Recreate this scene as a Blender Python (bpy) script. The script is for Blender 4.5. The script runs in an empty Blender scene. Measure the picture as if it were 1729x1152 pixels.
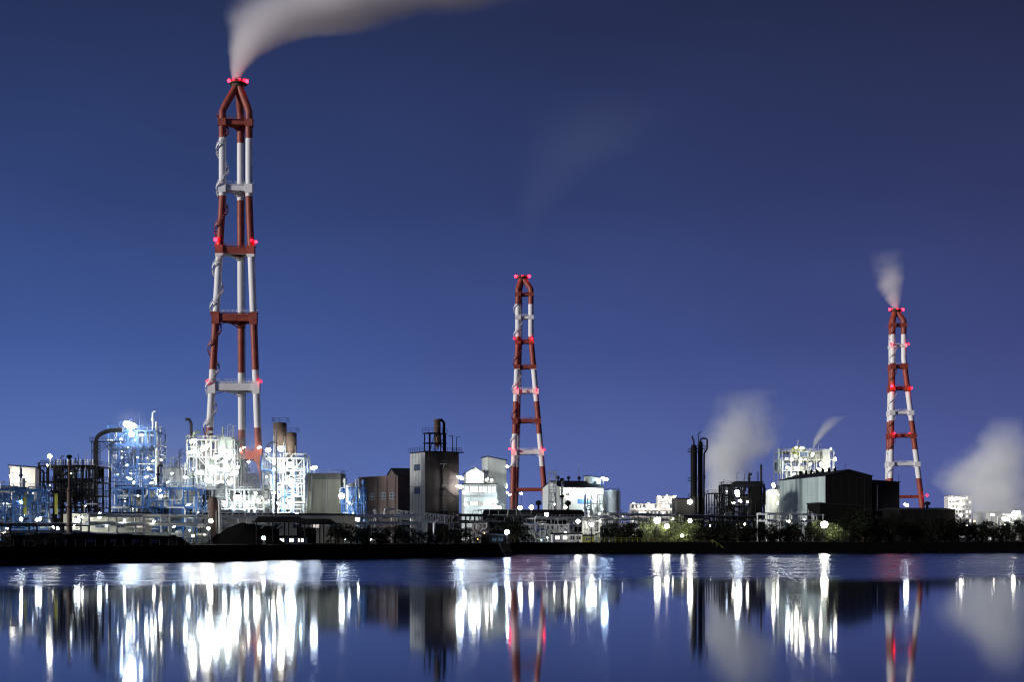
import bpy, bmesh, math, random
from mathutils import Vector, Matrix
R = math.radians
C = bpy.context.scene.collection
S = bpy.context.scene

# ------------------------------------------------------------------ camera, sky, sun, exposure
F = 2400.0; CX = 864.5; HY = 905.0; EYE = 5.0
cd = bpy.data.cameras.new("camera"); cam = bpy.data.objects.new("camera", cd); C.objects.link(cam)
cam.location = (0, 0, EYE); cam.rotation_euler = (R(90), 0, 0)
cd.sensor_width = 36; cd.lens = 36 * F / 1729; cd.shift_y = (HY - 576) / 1729
cd.clip_start = 0.5; cd.clip_end = 20000
S.camera = cam
S.render.resolution_x = 1024; S.render.resolution_y = 683
S.view_settings.view_transform = 'Standard'; S.view_settings.look = 'None'
S.view_settings.exposure = 0; S.view_settings.gamma = 1
try: S.view_settings.use_curve_mapping = False
except Exception: pass
S.render.engine = 'CYCLES'
cy = S.cycles
cy.use_denoising = True
try: cy.denoiser = 'OPENIMAGEDENOISE'
except Exception: pass
cy.max_bounces = 12; cy.diffuse_bounces = 2; cy.glossy_bounces = 3; cy.volume_bounces = 10
cy.transparent_max_bounces = 8; cy.sample_clamp_indirect = 6; cy.sample_clamp_direct = 0
cy.filter_width = 1.15; cy.use_light_tree = True; cy.volume_max_steps = 96; cy.volume_step_rate = 1.0
cy.caustics_reflective = False; cy.caustics_refractive = False

W = bpy.data.worlds.new("World"); S.world = W; W.use_nodes = True
nt = W.node_tree; N = nt.nodes; L = nt.links
for n in list(N): N.remove(n)
def wn(t, **k):
    n = N.new(t)
    for a, b in k.items(): setattr(n, a, b)
    return n
out = wn('ShaderNodeOutputWorld'); bg = wn('ShaderNodeBackground'); L.new(bg.outputs[0], out.inputs[0])
tc = wn('ShaderNodeTexCoord'); sep = wn('ShaderNodeSeparateXYZ'); L.new(tc.outputs['Generated'], sep.inputs[0])
def ramp(stops):
    r = wn('ShaderNodeValToRGB'); cr = r.color_ramp
    cr.interpolation = 'B_SPLINE' if False else 'EASE' if False else 'LINEAR'
    while len(cr.elements) < len(stops): cr.elements.new(0.5)
    for e, (p, c) in zip(cr.elements, stops): e.position = p; e.color = (*c, 1)
    L.new(sep.outputs['Z'], r.inputs[0]); return r
rl = ramp([(0, (.122, .192, .475)), (.05, (.099, .163, .43)), (.13, (.053, .100, .315)), (.23, (.031, .0575, .186)), (.34, (.0195, .0325, .101)), (.6, (.009, .015, .05))])
rr = ramp([(0, (.088, .114, .335)), (.05, (.076, .098, .295)), (.13, (.048, .063, .205)), (.23, (.029, .037, .116)), (.34, (.0185, .0235, .067)), (.6, (.009, .012, .036))])
mr = wn('ShaderNodeMapRange'); mr.inputs[1].default_value = -.3; mr.inputs[2].default_value = .36
L.new(sep.outputs['X'], mr.inputs[0])
mx = wn('ShaderNodeMix', data_type='RGBA'); L.new(mr.outputs[0], mx.inputs[0]); L.new(rl.outputs[0], mx.inputs[6]); L.new(rr.outputs[0], mx.inputs[7])
# faint thin cloud streaks high in the dusk sky
no = wn('ShaderNodeTexNoise'); no.inputs['Scale'].default_value = 5; no.inputs['Detail'].default_value = 3
mp = wn('ShaderNodeMapping'); mp.inputs['Scale'].default_value = (1, 1, 2.2); L.new(tc.outputs['Generated'], mp.inputs[0]); L.new(mp.outputs[0], no.inputs['Vector'])
m2 = wn('ShaderNodeMapRange'); m2.inputs[1].default_value = .3; m2.inputs[2].default_value = .75; m2.inputs[3].default_value = .95; m2.inputs[4].default_value = 1.08
L.new(no.outputs[0], m2.inputs[0])
mul = wn('ShaderNodeVectorMath', operation='SCALE'); L.new(mx.outputs[2], mul.inputs[0]); L.new(m2.outputs[0], mul.inputs['Scale'])
L.new(mul.outputs[0], bg.inputs[0]); bg.inputs[1].default_value = 1.0

SUN_DIR = Vector((-.87, -.46, .18)).normalized()
sd = bpy.data.lights.new("sun", 'SUN'); sd.energy = 3.0; sd.angle = R(6); sd.color = (1.0, .96, .94)
sun = bpy.data.objects.new("sun", sd); C.objects.link(sun)
sun.rotation_euler = SUN_DIR.to_track_quat('Z', 'Y').to_euler()
WHITE_L = 88.0; RED_L = 17.0

# ------------------------------------------------------------------ helpers
def at(px, py, D): return Vector(((px - CX) * D / F, D, EYE + (HY - py) * D / F))
def zz(py, D): return EYE + (HY - py) * D / F
BANK = [(-330, -126), (-86, 240), (-46, 300), (-1.5, 337), (.8, 386), (151, 421.7), (3200, 1147)]   # the waterline, seen from above
def Dbank(px):
    k = (px - CX) / F
    for (x0, y0), (x1, y1) in zip(BANK[:-1], BANK[1:]):
        den = (x1 - x0) - k * (y1 - y0)
        if abs(den) > 1e-9:
            t = (k * y0 - x0) / den
            if 0 <= t <= 1 and y0 + t * (y1 - y0) > 100: return y0 + t * (y1 - y0)
    return 240.0
GZ = 3.0

class MB:
    def __init__(s): s.v = []; s.f = []; s.m = []; s.mi = 0; s.sm = []
    def add(s, vs, fs, smooth=False):
        o = len(s.v); s.v += [tuple(v) for v in vs]
        for f in fs: s.f.append(tuple(i + o for i in f)); s.m.append(s.mi); s.sm.append(smooth)
    def box(s, a, b):
        x0, y0, z0 = a; x1, y1, z1 = b
        s.add([(x0, y0, z0), (x1, y0, z0), (x1, y1, z0), (x0, y1, z0), (x0, y0, z1), (x1, y0, z1), (x1, y1, z1), (x0, y1, z1)],
              [(0, 3, 2, 1), (4, 5, 6, 7), (0, 1, 5, 4), (1, 2, 6, 5), (2, 3, 7, 6), (3, 0, 4, 7)])
    def bar(s, p, q, w, h=None):
        p = Vector(p); q = Vector(q); d = (q - p)
        if d.length < 1e-6: return
        d.normalize(); up = Vector((0, 0, 1)) if abs(d.z) < .95 else Vector((1, 0, 0))
        a = d.cross(up).normalized() * (w / 2); b = d.cross(a).normalized() * ((h or w) / 2)
        vs = [p - a - b, p + a - b, p + a + b, p - a + b, q - a - b, q + a - b, q + a + b, q - a + b]
        s.add(vs, [(0, 3, 2, 1), (4, 5, 6, 7), (0, 1, 5, 4), (1, 2, 6, 5), (2, 3, 7, 6), (3, 0, 4, 7)])
    def tube(s, path, r, n=8, caps=True):
        path = [Vector(p) for p in path]; k = len(path); rs = r if isinstance(r, (list, tuple)) else [r] * k
        ref = None; vs = []
        for i, p in enumerate(path):
            d = (path[min(i + 1, k - 1)] - path[max(i - 1, 0)]).normalized()
            if ref is None:
                ref = Vector((0, 0, 1)) if abs(d.z) < .9 else Vector((1, 0, 0))
            a = (ref - d * ref.dot(d))
            if a.length < 1e-4: a = d.orthogonal()
            a.normalize(); b = d.cross(a); ref = a
            for j in range(n):
                t = 2 * math.pi * j / n; vs.append(p + (a * math.cos(t) + b * math.sin(t)) * rs[i])
        fs = []
        for i in range(k - 1):
            for j in range(n):
                j2 = (j + 1) % n; fs.append((i * n + j, i * n + j2, (i + 1) * n + j2, (i + 1) * n + j))
        s.add(vs, fs, True)
        if caps: s.add(vs[:n], [tuple(range(n))[::-1]]); s.add(vs[-n:], [tuple(range(n))])
    def lathe(s, prof, c=(0, 0, 0), n=20, axis='z'):
        vs = []
        for (r, z) in prof:
            for j in range(n):
                t = 2 * math.pi * j / n; x, y = r * math.cos(t), r * math.sin(t)
                v = (x, y, z) if axis == 'z' else (z, x, y) if axis == 'x' else (x, z, y)
                vs.append((v[0] + c[0], v[1] + c[1], v[2] + c[2]))
        fs = []
        for i in range(len(prof) - 1):
            for j in range(n):
                j2 = (j + 1) % n; fs.append((i * n + j, i * n + j2, (i + 1) * n + j2, (i + 1) * n + j))
        s.add(vs, fs, True)
    def vessel(s, r, h, c=(0, 0, 0), n=20, axis='z', dome=.45):
        p = [(r * math.cos(t), -r * dome * math.sin(t)) for t in [R(88), R(60), R(30), R(8)]]
        p = [(a, b) for a, b in p] + [(r, 0), (r, h)] + [(r * math.cos(t), h + r * dome * math.sin(t)) for t in [R(8), R(30), R(60), R(88)]]
        s.lathe(p, c, n, axis)
    def prism(s, poly, z0, z1):
        n = len(poly)
        s.add([(x, y, z0) for x, y in poly] + [(x, y, z1) for x, y in poly],
              [tuple(range(n))[::-1], tuple(range(n, 2 * n))] + [(i, (i + 1) % n, n + (i + 1) % n, n + i) for i in range(n)])
    def build(s, name, mats, parent=None, loc=None, rotz=0):
        me = bpy.data.meshes.new(name); me.from_pydata(s.v, [], s.f)
        if not isinstance(mats, (list, tuple)): mats = [mats]
        for m in mats: me.materials.append(m)
        me.polygons.foreach_set('material_index', s.m); me.polygons.foreach_set('use_smooth', s.sm); me.update()
        o = bpy.data.objects.new(name, me); C.objects.link(o)
        if parent: o.parent = parent
        if loc is not None: o.location = loc
        o.rotation_euler[2] = rotz
        return o

def tag(o, label=None, cat=None, group=None, kind=None):
    if label: o['label'] = label
    if cat: o['category'] = cat
    if group: o['group'] = group
    if kind: o['kind'] = kind
    return o
def thing(name, label, cat, loc, rotz=0, group=None):
    o = bpy.data.objects.new(name, None); C.objects.link(o); o.location = loc; o.rotation_euler[2] = rotz
    return tag(o, label, cat, group)
def copy_tree(o, parent=None):
    c = o.copy(); C.objects.link(c); c.parent = parent
    for ch in list(o.children): copy_tree(ch, c)
    return c

# ------------------------------------------------------------------ materials
def mat(name, col, rough=.6, var=.25, scale=.6, metal=0, streak=False, ribs=0, rust=None):
    m = bpy.data.materials.new(name); m.use_nodes = True; t = m.node_tree; b = t.nodes['Principled BSDF']
    b.inputs['Roughness'].default_value = rough; b.inputs['Metallic'].default_value = metal
    if max(col) < .04: b.inputs['Specular IOR Level'].default_value = .06
    tc = t.nodes.new('ShaderNodeTexCoord'); mp = t.nodes.new('ShaderNodeMapping'); t.links.new(tc.outputs['Object'], mp.inputs[0])
    mp.inputs['Scale'].default_value = (1, 1, .12) if streak else (1, 1, 1)
    no = t.nodes.new('ShaderNodeTexNoise'); no.inputs['Scale'].default_value = scale; no.inputs['Detail'].default_value = 6; no.inputs['Roughness'].default_value = .65
    t.links.new(mp.outputs[0], no.inputs['Vector'])
    rp = t.nodes.new('ShaderNodeValToRGB'); e = rp.color_ramp.elements
    e[0].position = .3; e[1].position = .7
    e[0].color = (*[c * (1 - var) for c in col], 1); e[1].color = (*[min(1, c * (1 + var * .6)) for c in col], 1)
    t.links.new(no.outputs[0], rp.inputs[0]); src = rp.outputs[0]
    if rust:
        n2 = t.nodes.new('ShaderNodeTexNoise'); n2.inputs['Scale'].default_value = scale * 2.3; n2.inputs['Detail'].default_value = 8
        t.links.new(mp.outputs[0], n2.inputs['Vector'])
        r2 = t.nodes.new('ShaderNodeMapRange'); r2.inputs[1].default_value = .55; r2.inputs[2].default_value = .72; t.links.new(n2.outputs[0], r2.inputs[0])
        mx = t.nodes.new('ShaderNodeMix'); mx.data_type = 'RGBA'; t.links.new(r2.outputs[0], mx.inputs[0]); t.links.new(src, mx.inputs[6]); mx.inputs[7].default_value = (*rust, 1)
        src = mx.outputs[2]
    if ribs:
        wv = t.nodes.new('ShaderNodeTexWave'); wv.wave_type = 'BANDS'; wv.bands_direction = 'DIAGONAL'
        m3 = t.nodes.new('ShaderNodeMapping'); m3.inputs['Scale'].default_value = (1, 1, 0); t.links.new(tc.outputs['Object'], m3.inputs[0]); t.links.new(m3.outputs[0], wv.inputs[0])
        wv.inputs['Scale'].default_value = ribs
        bp = t.nodes.new('ShaderNodeBump'); bp.inputs['Strength'].default_value = .6; bp.inputs['Distance'].default_value = .15
        t.links.new(wv.outputs[0], bp.inputs['Height']); t.links.new(bp.outputs[0], b.inputs['Normal'])
    t.links.new(src, b.inputs['Base Color'])
    return m
def emit(name, col, strength):
    m = bpy.data.materials.new(name); m.use_nodes = True; t = m.node_tree; t.nodes.clear()
    o = t.nodes.new('ShaderNodeOutputMaterial'); e = t.nodes.new('ShaderNodeEmission')
    e.inputs[0].default_value = (*col, 1); e.inputs[1].default_value = strength; t.links.new(e.outputs[0], o.inputs[0]); return m
def bands(name, z0, pitch):
    """red and white paint bands; red just below z0 (object space height)"""
    m = mat(name, (.80, .79, .77), .55, .14, .25, streak=True); t = m.node_tree; b = t.nodes['Principled BSDF']
    src = b.inputs['Base Color'].links[0].from_socket
    tc = t.nodes.new('ShaderNodeTexCoord'); sp = t.nodes.new('ShaderNodeSeparateXYZ'); t.links.new(tc.outputs['Object'], sp.inputs[0])
    def mth(op, a, b_):
        n = t.nodes.new('ShaderNodeMath'); n.operation = op
        for i, x in enumerate((a, b_)):
            if isinstance(x, (int, float)): n.inputs[i].default_value = x
            else: t.links.new(x, n.inputs[i])
        return n.outputs[0]
    k = mth('MODULO', mth('ADD', mth('SUBTRACT', mth('MAXIMUM', sp.outputs[2], z0 - pitch * .95), z0), pitch * 10), pitch * 2)
    f = mth('LESS_THAN', k, pitch)          # 1 = white
    no = t.nodes.new('ShaderNodeTexNoise'); no.inputs['Scale'].default_value = .4; no.inputs['Detail'].default_value = 6
    rp = t.nodes.new('ShaderNodeValToRGB'); rp.color_ramp.elements[0].color = (.20, .032, .017, 1); rp.color_ramp.elements[1].color = (.34, .064, .036, 1)
    rp.color_ramp.elements[0].position = .3; rp.color_ramp.elements[1].position = .7
    t.links.new(tc.outputs['Object'], no.inputs['Vector']); t.links.new(no.outputs[0], rp.inputs[0])
    mx = t.nodes.new('ShaderNodeMix'); mx.data_type = 'RGBA'; t.links.new(f, mx.inputs[0]); t.links.new(rp.outputs[0], mx.inputs[6]); t.links.new(src, mx.inputs[7])
    t.links.new(mx.outputs[2], b.inputs['Base Color'])
    return m

M = dict(
    dark=mat('dark_steel', (.026, .026, .03), .5, .35, 1.2),
    black=mat('black_steel', (.008, .008, .009), .6, .3, 1.2),
    blue=mat('blue_steel', (.035, .13, .36), .5, .3, 1.0),
    navy=mat('navy_steel', (.02, .055, .15), .5, .3, 1.0),
    grey=mat('grey_steel', (.32, .34, .34), .5, .3, 1.0),
    pale=mat('pale_steel', (.58, .61, .58), .5, .2, 1.0),
    green=mat('pale_green_steel', (.42, .52, .42), .5, .25, 1.0),
    white=mat('white_paint', (.74, .75, .73), .5, .15, .8, streak=True),
    mid=mat('weathered_steel', (.30, .325, .32), .5, .35, 1.0),
    silver=mat('pipe_insulation', (.55, .57, .58), .35, .2, 2, metal=.5),
    yellow=mat('yellow_paint', (.26, .27, .03), .5, .3, 1.0),
    rust=mat('rusty_steel', (.11, .075, .055), .75, .4, 1.0, rust=(.16, .06, .025)),
    brown=mat('brown_cladding', (.095, .068, .064), .8, .4, .5, streak=True, ribs=3.0),
    tower=mat('brown_tower_cladding', (.056, .037, .026), .8, .45, .5, streak=True, ribs=2.0),
    olive=mat('olive_cladding', (.26, .255, .19), .75, .3, .5, streak=True, ribs=3.0),
    olivedk=mat('dark_olive_cladding', (.12, .115, .095), .75, .3, .5, streak=True, ribs=3.0),
    clad=mat('white_cladding', (.60, .66, .62), .6, .15, .5, streak=True, ribs=2.5),
    teal=mat('lit_teal_cladding', (.37, .46, .45), .6, .35, .3, streak=True, ribs=2.5),
    darkclad=mat('dark_cladding', (.0065, .0058, .006), .8, .35, .4, streak=True, ribs=2.5),
    roof=mat('dark_roofing', (.018, .02, .028), .7, .3, 1.0, ribs=3.0),
    beige=mat('beige_wall', (.47, .45, .34), .75, .2, .5, streak=True),
    plaster=mat('pale_plaster', (.62, .60, .60), .75, .15, .5, streak=True),
    glass=mat('dark_glass', (.05, .07, .09), .12, .2, 2),
    panel=mat('translucent_panel', (.55, .55, .57), .5, .25, .8),
    concrete=mat('concrete', (.25, .25, .24), .85, .3, .8),
    soil=mat('dark_ground', (.012, .012, .011), .95, .5, .3),
    yard=mat('yard_paving', (.05, .05, .048), .9, .4, .15),
    bank=mat('embankment_stone', (.003, .003, .0035), .95, .5, .8),
    coal=mat('coal', (.003, .003, .0035), .95, .5, 1.5),
    bark=mat('bark', (.035, .028, .02), .9, .4, 3),
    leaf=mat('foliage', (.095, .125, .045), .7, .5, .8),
    shadeleaf=mat('shaded_foliage', (.006, .0085, .004), .8, .5, .8),  # near-black copy of the foliage; the unlit rows' shade is in the colour
    hill=mat('hill_forest', (.02, .03, .04), .95, .4, .01),
)
E_cool = emit('cool_lamp_glow', (.86, .94, 1.0), WHITE_L)
E_warm = emit('warm_lamp_glow', (1.0, .93, .74), WHITE_L)
E_blue = emit('bluish_lamp_glow', (.62, .80, 1.0), WHITE_L)
E_orange = emit('orange_lamp_glow', (1.0, .42, .12), WHITE_L * .35)
E_red = emit('red_beacon_glow', (1.0, .004, .014), RED_L * 1.2)
E_redp = emit('bright_red_beacon_glow', (1.0, .006, .014), RED_L * 2)
E_win = emit('lit_window_glow', (1.0, .96, .86), 3.0)
E_dimwin = emit('dim_window_glow', (1.0, .9, .8), .7)
LAMPS = {'c': E_cool, 'w': E_warm, 'b': E_blue, 'o': E_orange, 'r': E_red, 'p': E_redp}

_lm = {}; _lrnd = random.Random(9)
def lamp_mesh(kind):
    if kind not in _lm:
        bm = bmesh.new(); bmesh.ops.create_icosphere(bm, subdivisions=2, radius=1.0)
        for f in bm.faces: f.smooth = True
        me = bpy.data.meshes.new('lamp_bulb'); bm.to_mesh(me); bm.free()
        me.materials.append(LAMPS[kind])
        # a small dark hood over the bulb
        b = MB(); b.lathe([(.02, 1.12), (.55, 1.08), (.8, .8), (.86, .8), (.6, 1.16), (.02, 1.22)], n=12)
        h = bpy.data.meshes.new('lamp_hood'); h.from_pydata(b.v, [], b.f); h.materials.append(M['dark'])
        _lm[kind] = (me, h)
    return _lm[kind]
def bulb(parent, pos, r, kind, name='floodlight'):
    """pos is in world space when parent is None-rotated Empty; converted to the parent's space"""
    me, h = lamp_mesh(kind)
    o = bpy.data.objects.new(name, me); C.objects.link(o)
    p = Vector(pos)
    if parent:
        o.parent = parent
        mw = Matrix.Translation(parent.location) @ Matrix.Rotation(parent.rotation_euler[2], 4, 'Z')
        p = mw.inverted() @ p
    r *= .88 if name != 'beacon' else .76; o.location = p; o.scale = (r, r, r)
    if name == 'floodlight' and kind not in 'rp':     # floodlight heads come as round, wide and tall lenses, each tilted its own way
        g = _lrnd.choice([(1, 1, 1), (1.35, .8, .72), (.72, .8, 1.3), (1.6, .7, .55), (.9, .9, .9)]); s = _lrnd.uniform(.85, 1.15)
        o.scale = (r * g[0] * s, r * g[1] * s, r * g[2] * s); o.rotation_euler = (_lrnd.uniform(-.3, .3), _lrnd.uniform(-.45, .45), _lrnd.uniform(-.6, .6))
    k = bpy.data.objects.new('hood', h); C.objects.link(k); k.parent = o
    return o
def lamps(parent, D, spec):
    for (px, py, r, kind, *dd) in spec:
        d = D + (dd[0] if dd else -1.2)
        bulb(parent, at(px, py, d), r * d / F, kind)

# ------------------------------------------------------------------ water, ground, embankment, hills
def water_mat():
    m = bpy.data.materials.new('harbour_water'); m.use_nodes = True; t = m.node_tree; t.nodes.clear(); n = t.nodes; l = t.links
    o = n.new('ShaderNodeOutputMaterial'); g = n.new('ShaderNodeBsdfGlossy'); d = n.new('ShaderNodeBsdfDiffuse'); fr = n.new('ShaderNodeFresnel'); mx = n.new('ShaderNodeMixShader')
    g.distribution = 'GGX'; g2 = n.new('ShaderNodeBsdfGlossy'); g2.distribution = 'BECKMANN'; g2.inputs[0].default_value = (.74, .79, .88, 1); gm = n.new('ShaderNodeMixShader')
    fr.inputs['IOR'].default_value = 1.45; d.inputs[0].default_value = (.006, .010, .028, 1); g.inputs[0].default_value = (.80, .84, .90, 1)
    l.new(fr.outputs[0], mx.inputs[0]); l.new(d.outputs[0], mx.inputs[1]); l.new(g.outputs[0], gm.inputs[1]); l.new(g2.outputs[0], gm.inputs[2]); l.new(gm.outputs[0], mx.inputs[2]); l.new(mx.outputs[0], o.inputs[0])
    tc = n.new('ShaderNodeTexCoord'); sp = n.new('ShaderNodeSeparateXYZ'); l.new(tc.outputs['Object'], sp.inputs[0])
    # a breeze ruffles the far half of the basin: rougher water beyond a wavering line
    mp = n.new('ShaderNodeMapping'); mp.inputs['Scale'].default_value = (.022, .012, 1); l.new(tc.outputs['Object'], mp.inputs[0])
    no = n.new('ShaderNodeTexNoise'); no.inputs['Scale'].default_value = 1; no.inputs['Detail'].default_value = 4; l.new(mp.outputs[0], no.inputs['Vector'])
    a = n.new('ShaderNodeMath'); a.operation = 'MULTIPLY_ADD'; l.new(no.outputs[0], a.inputs[0]); a.inputs[1].default_value = 115; l.new(sp.outputs[1], a.inputs[2])
    b = n.new('ShaderNodeMath'); b.operation = 'MULTIPLY_ADD'; l.new(sp.outputs[0], b.inputs[0]); b.inputs[1].default_value = -.32; l.new(a.outputs[0], b.inputs[2])
    r = n.new('ShaderNodeMapRange'); r.interpolation_type = 'SMOOTHSTEP'; l.new(b.outputs[0], r.inputs[0])
    r.inputs[1].default_value = 182; r.inputs[2].default_value = 232; r.inputs[3].default_value = 0; r.inputs[4].default_value = 1
    # streaks of calmer and rougher water within it
    mp2 = n.new('ShaderNodeMapping'); mp2.inputs['Scale'].default_value = (.004, .22, 1); l.new(tc.outputs['Object'], mp2.inputs[0])
    n2 = n.new('ShaderNodeTexNoise'); n2.inputs['Scale'].default_value = 1; n2.inputs['Detail'].default_value = 5; l.new(mp2.outputs[0], n2.inputs['Vector'])
    r2 = n.new('ShaderNodeMapRange'); l.new(n2.outputs[0], r2.inputs[0]); r2.inputs[1].default_value = .3; r2.inputs[2].default_value = .7; r2.inputs[3].default_value = .8; r2.inputs[4].default_value = 1.2
    c = n.new('ShaderNodeMath'); c.operation = 'MULTIPLY'; c.inputs[0].default_value = .25; l.new(r2.outputs[0], c.inputs[1]); l.new(c.outputs[0], g2.inputs['Roughness']); g.inputs['Roughness'].default_value = .052; l.new(r.outputs[0], gm.inputs[0])
    # long low swell everywhere, short wind ripples inside the breeze patch
    def noise(scale, sc_, det):
        q = n.new('ShaderNodeMapping'); q.inputs['Scale'].default_value = scale; l.new(tc.outputs['Object'], q.inputs[0])
        w = n.new('ShaderNodeTexNoise'); w.inputs['Scale'].default_value = sc_; w.inputs['Detail'].default_value = det; l.new(q.outputs[0], w.inputs['Vector']); return w.outputs[0]
    bp = n.new('ShaderNodeBump'); bp.inputs['Strength'].default_value = .02; bp.inputs['Distance'].default_value = .05; l.new(noise((.25, .8, 1), .35, 2), bp.inputs['Height'])
    msk = n.new('ShaderNodeMapRange'); msk.interpolation_type = 'SMOOTHSTEP'; l.new(b.outputs[0], msk.inputs[0]); msk.inputs[1].default_value = 186; msk.inputs[2].default_value = 238
    b2 = n.new('ShaderNodeBump'); b2.inputs['Distance'].default_value = .12; l.new(noise((.12, 1.3, 1), 1.0, 3), b2.inputs['Height']); l.new(bp.outputs[0], b2.inputs['Normal']); l.new(msk.outputs[0], b2.inputs['Strength'])
    l.new(bp.outputs[0], g.inputs['Normal']); l.new(b2.outputs[0], g2.inputs['Normal']); l.new(b2.outputs[0], fr.inputs['Normal'])
    return m
b = MB(); b.add([(-3000, -400, 0), (3000, -400, 0), (3000, 3000, 0), (-3000, 3000, 0)], [(0, 1, 2, 3)])
tag(b.build('water', water_mat()), 'calm dark blue harbour water mirroring the plant', 'water', kind='structure')

def bank_samples(step=2.0):
    """points every couple of metres along the waterline with their inland normal"""
    o = []
    for (x0, y0), (x1, y1) in zip(BANK[:-1], BANK[1:]):
        d = Vector((x1 - x0, y1 - y0, 0)); ln = d.length; d.normalize(); nn = Vector((-d.y, d.x, 0)); k = max(1, int(min(ln, 500) / step))
        for i in range(k): o.append((Vector((x0, y0, 0)) + d * (min(ln, 500) * i / k), nn))
    o.append((Vector((*BANK[-1], 0)), nn)); return o
def bank_at(px, inland=0, z=GZ):
    D = Dbank(px); q = at(px, HY, D); return Vector((q.x, q.y + inland, z))
b = MB(); n = len(BANK)
b.add([(x - (3.0 if i < 5 else .8), y + 3.2, GZ) for i, (x, y) in enumerate(BANK)] + [(6000, 1900, GZ), (6000, 9000, GZ), (-6000, 9000, GZ), (-6000, -126, GZ)], [tuple(range(n + 4))])
tag(b.build('ground', M['soil']), 'dark level ground of the works behind the bank', 'ground', kind='structure')
b = MB(); rnd = random.Random(4); vs = []; fs = []; sm_ = bank_samples()
for q, nn in sm_:
    j = rnd.uniform(-.3, .3)
    for (inl, z) in ((-1.0 + j, -1.0), (0 + j, .15), (.8, 1.2 + j * .3), (1.4, 2.2), (1.6, GZ + .12 + .1 * j), (4.6, GZ + .12)): vs.append((q.x + nn.x * inl, q.y + nn.y * inl, z))
for i in range(len(sm_) - 1):
    for k in range(5): fs.append((i * 6 + k, (i + 1) * 6 + k, (i + 1) * 6 + k + 1, i * 6 + k + 1))
b.add(vs, fs); tag(b.build('embankment', M['bank']), 'black stone embankment along the waterline', 'embankment', kind='structure')
rnd = random.Random(12); b = MB()
for q, nn in sm_[150:420]:
    for _ in range(2):
        c = q + nn * rnd.uniform(-1.2, .8); s = rnd.uniform(.25, .8); zc = max(-.2, (nn.dot(c - q)) * 1.0)
        b.lathe([(.01, -s * .5), (s * rnd.uniform(.5, .8), -s * .2), (s * rnd.uniform(.5, .9), s * .2), (.01, s * .5)], (c.x, c.y, zc), 6)
tag(b.build('rubble', M['bank']), 'dark loose stones tumbled along the foot of the embankment', 'rubble', kind='stuff')
b = MB(); vs = []; fs = []
for i in range(61):
    x = -3200 + i * 110; h = 18 + 22 * (math.sin(i * .5) + math.sin(i * 1.13 + 1) * .6 + 1)
    vs += [(x, 5000, GZ - 1), (x, 5200, GZ + h + 20), (x, 5600, GZ - 1)]
for i in range(60):
    for q in range(2): fs.append((i * 3 + q, (i + 1) * 3 + q, (i + 1) * 3 + q + 1, i * 3 + q + 1))
b.add(vs, fs, True); tag(b.build('hills', M['hill']), 'low dark hills on the far horizon', 'hills', kind='structure')

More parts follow.
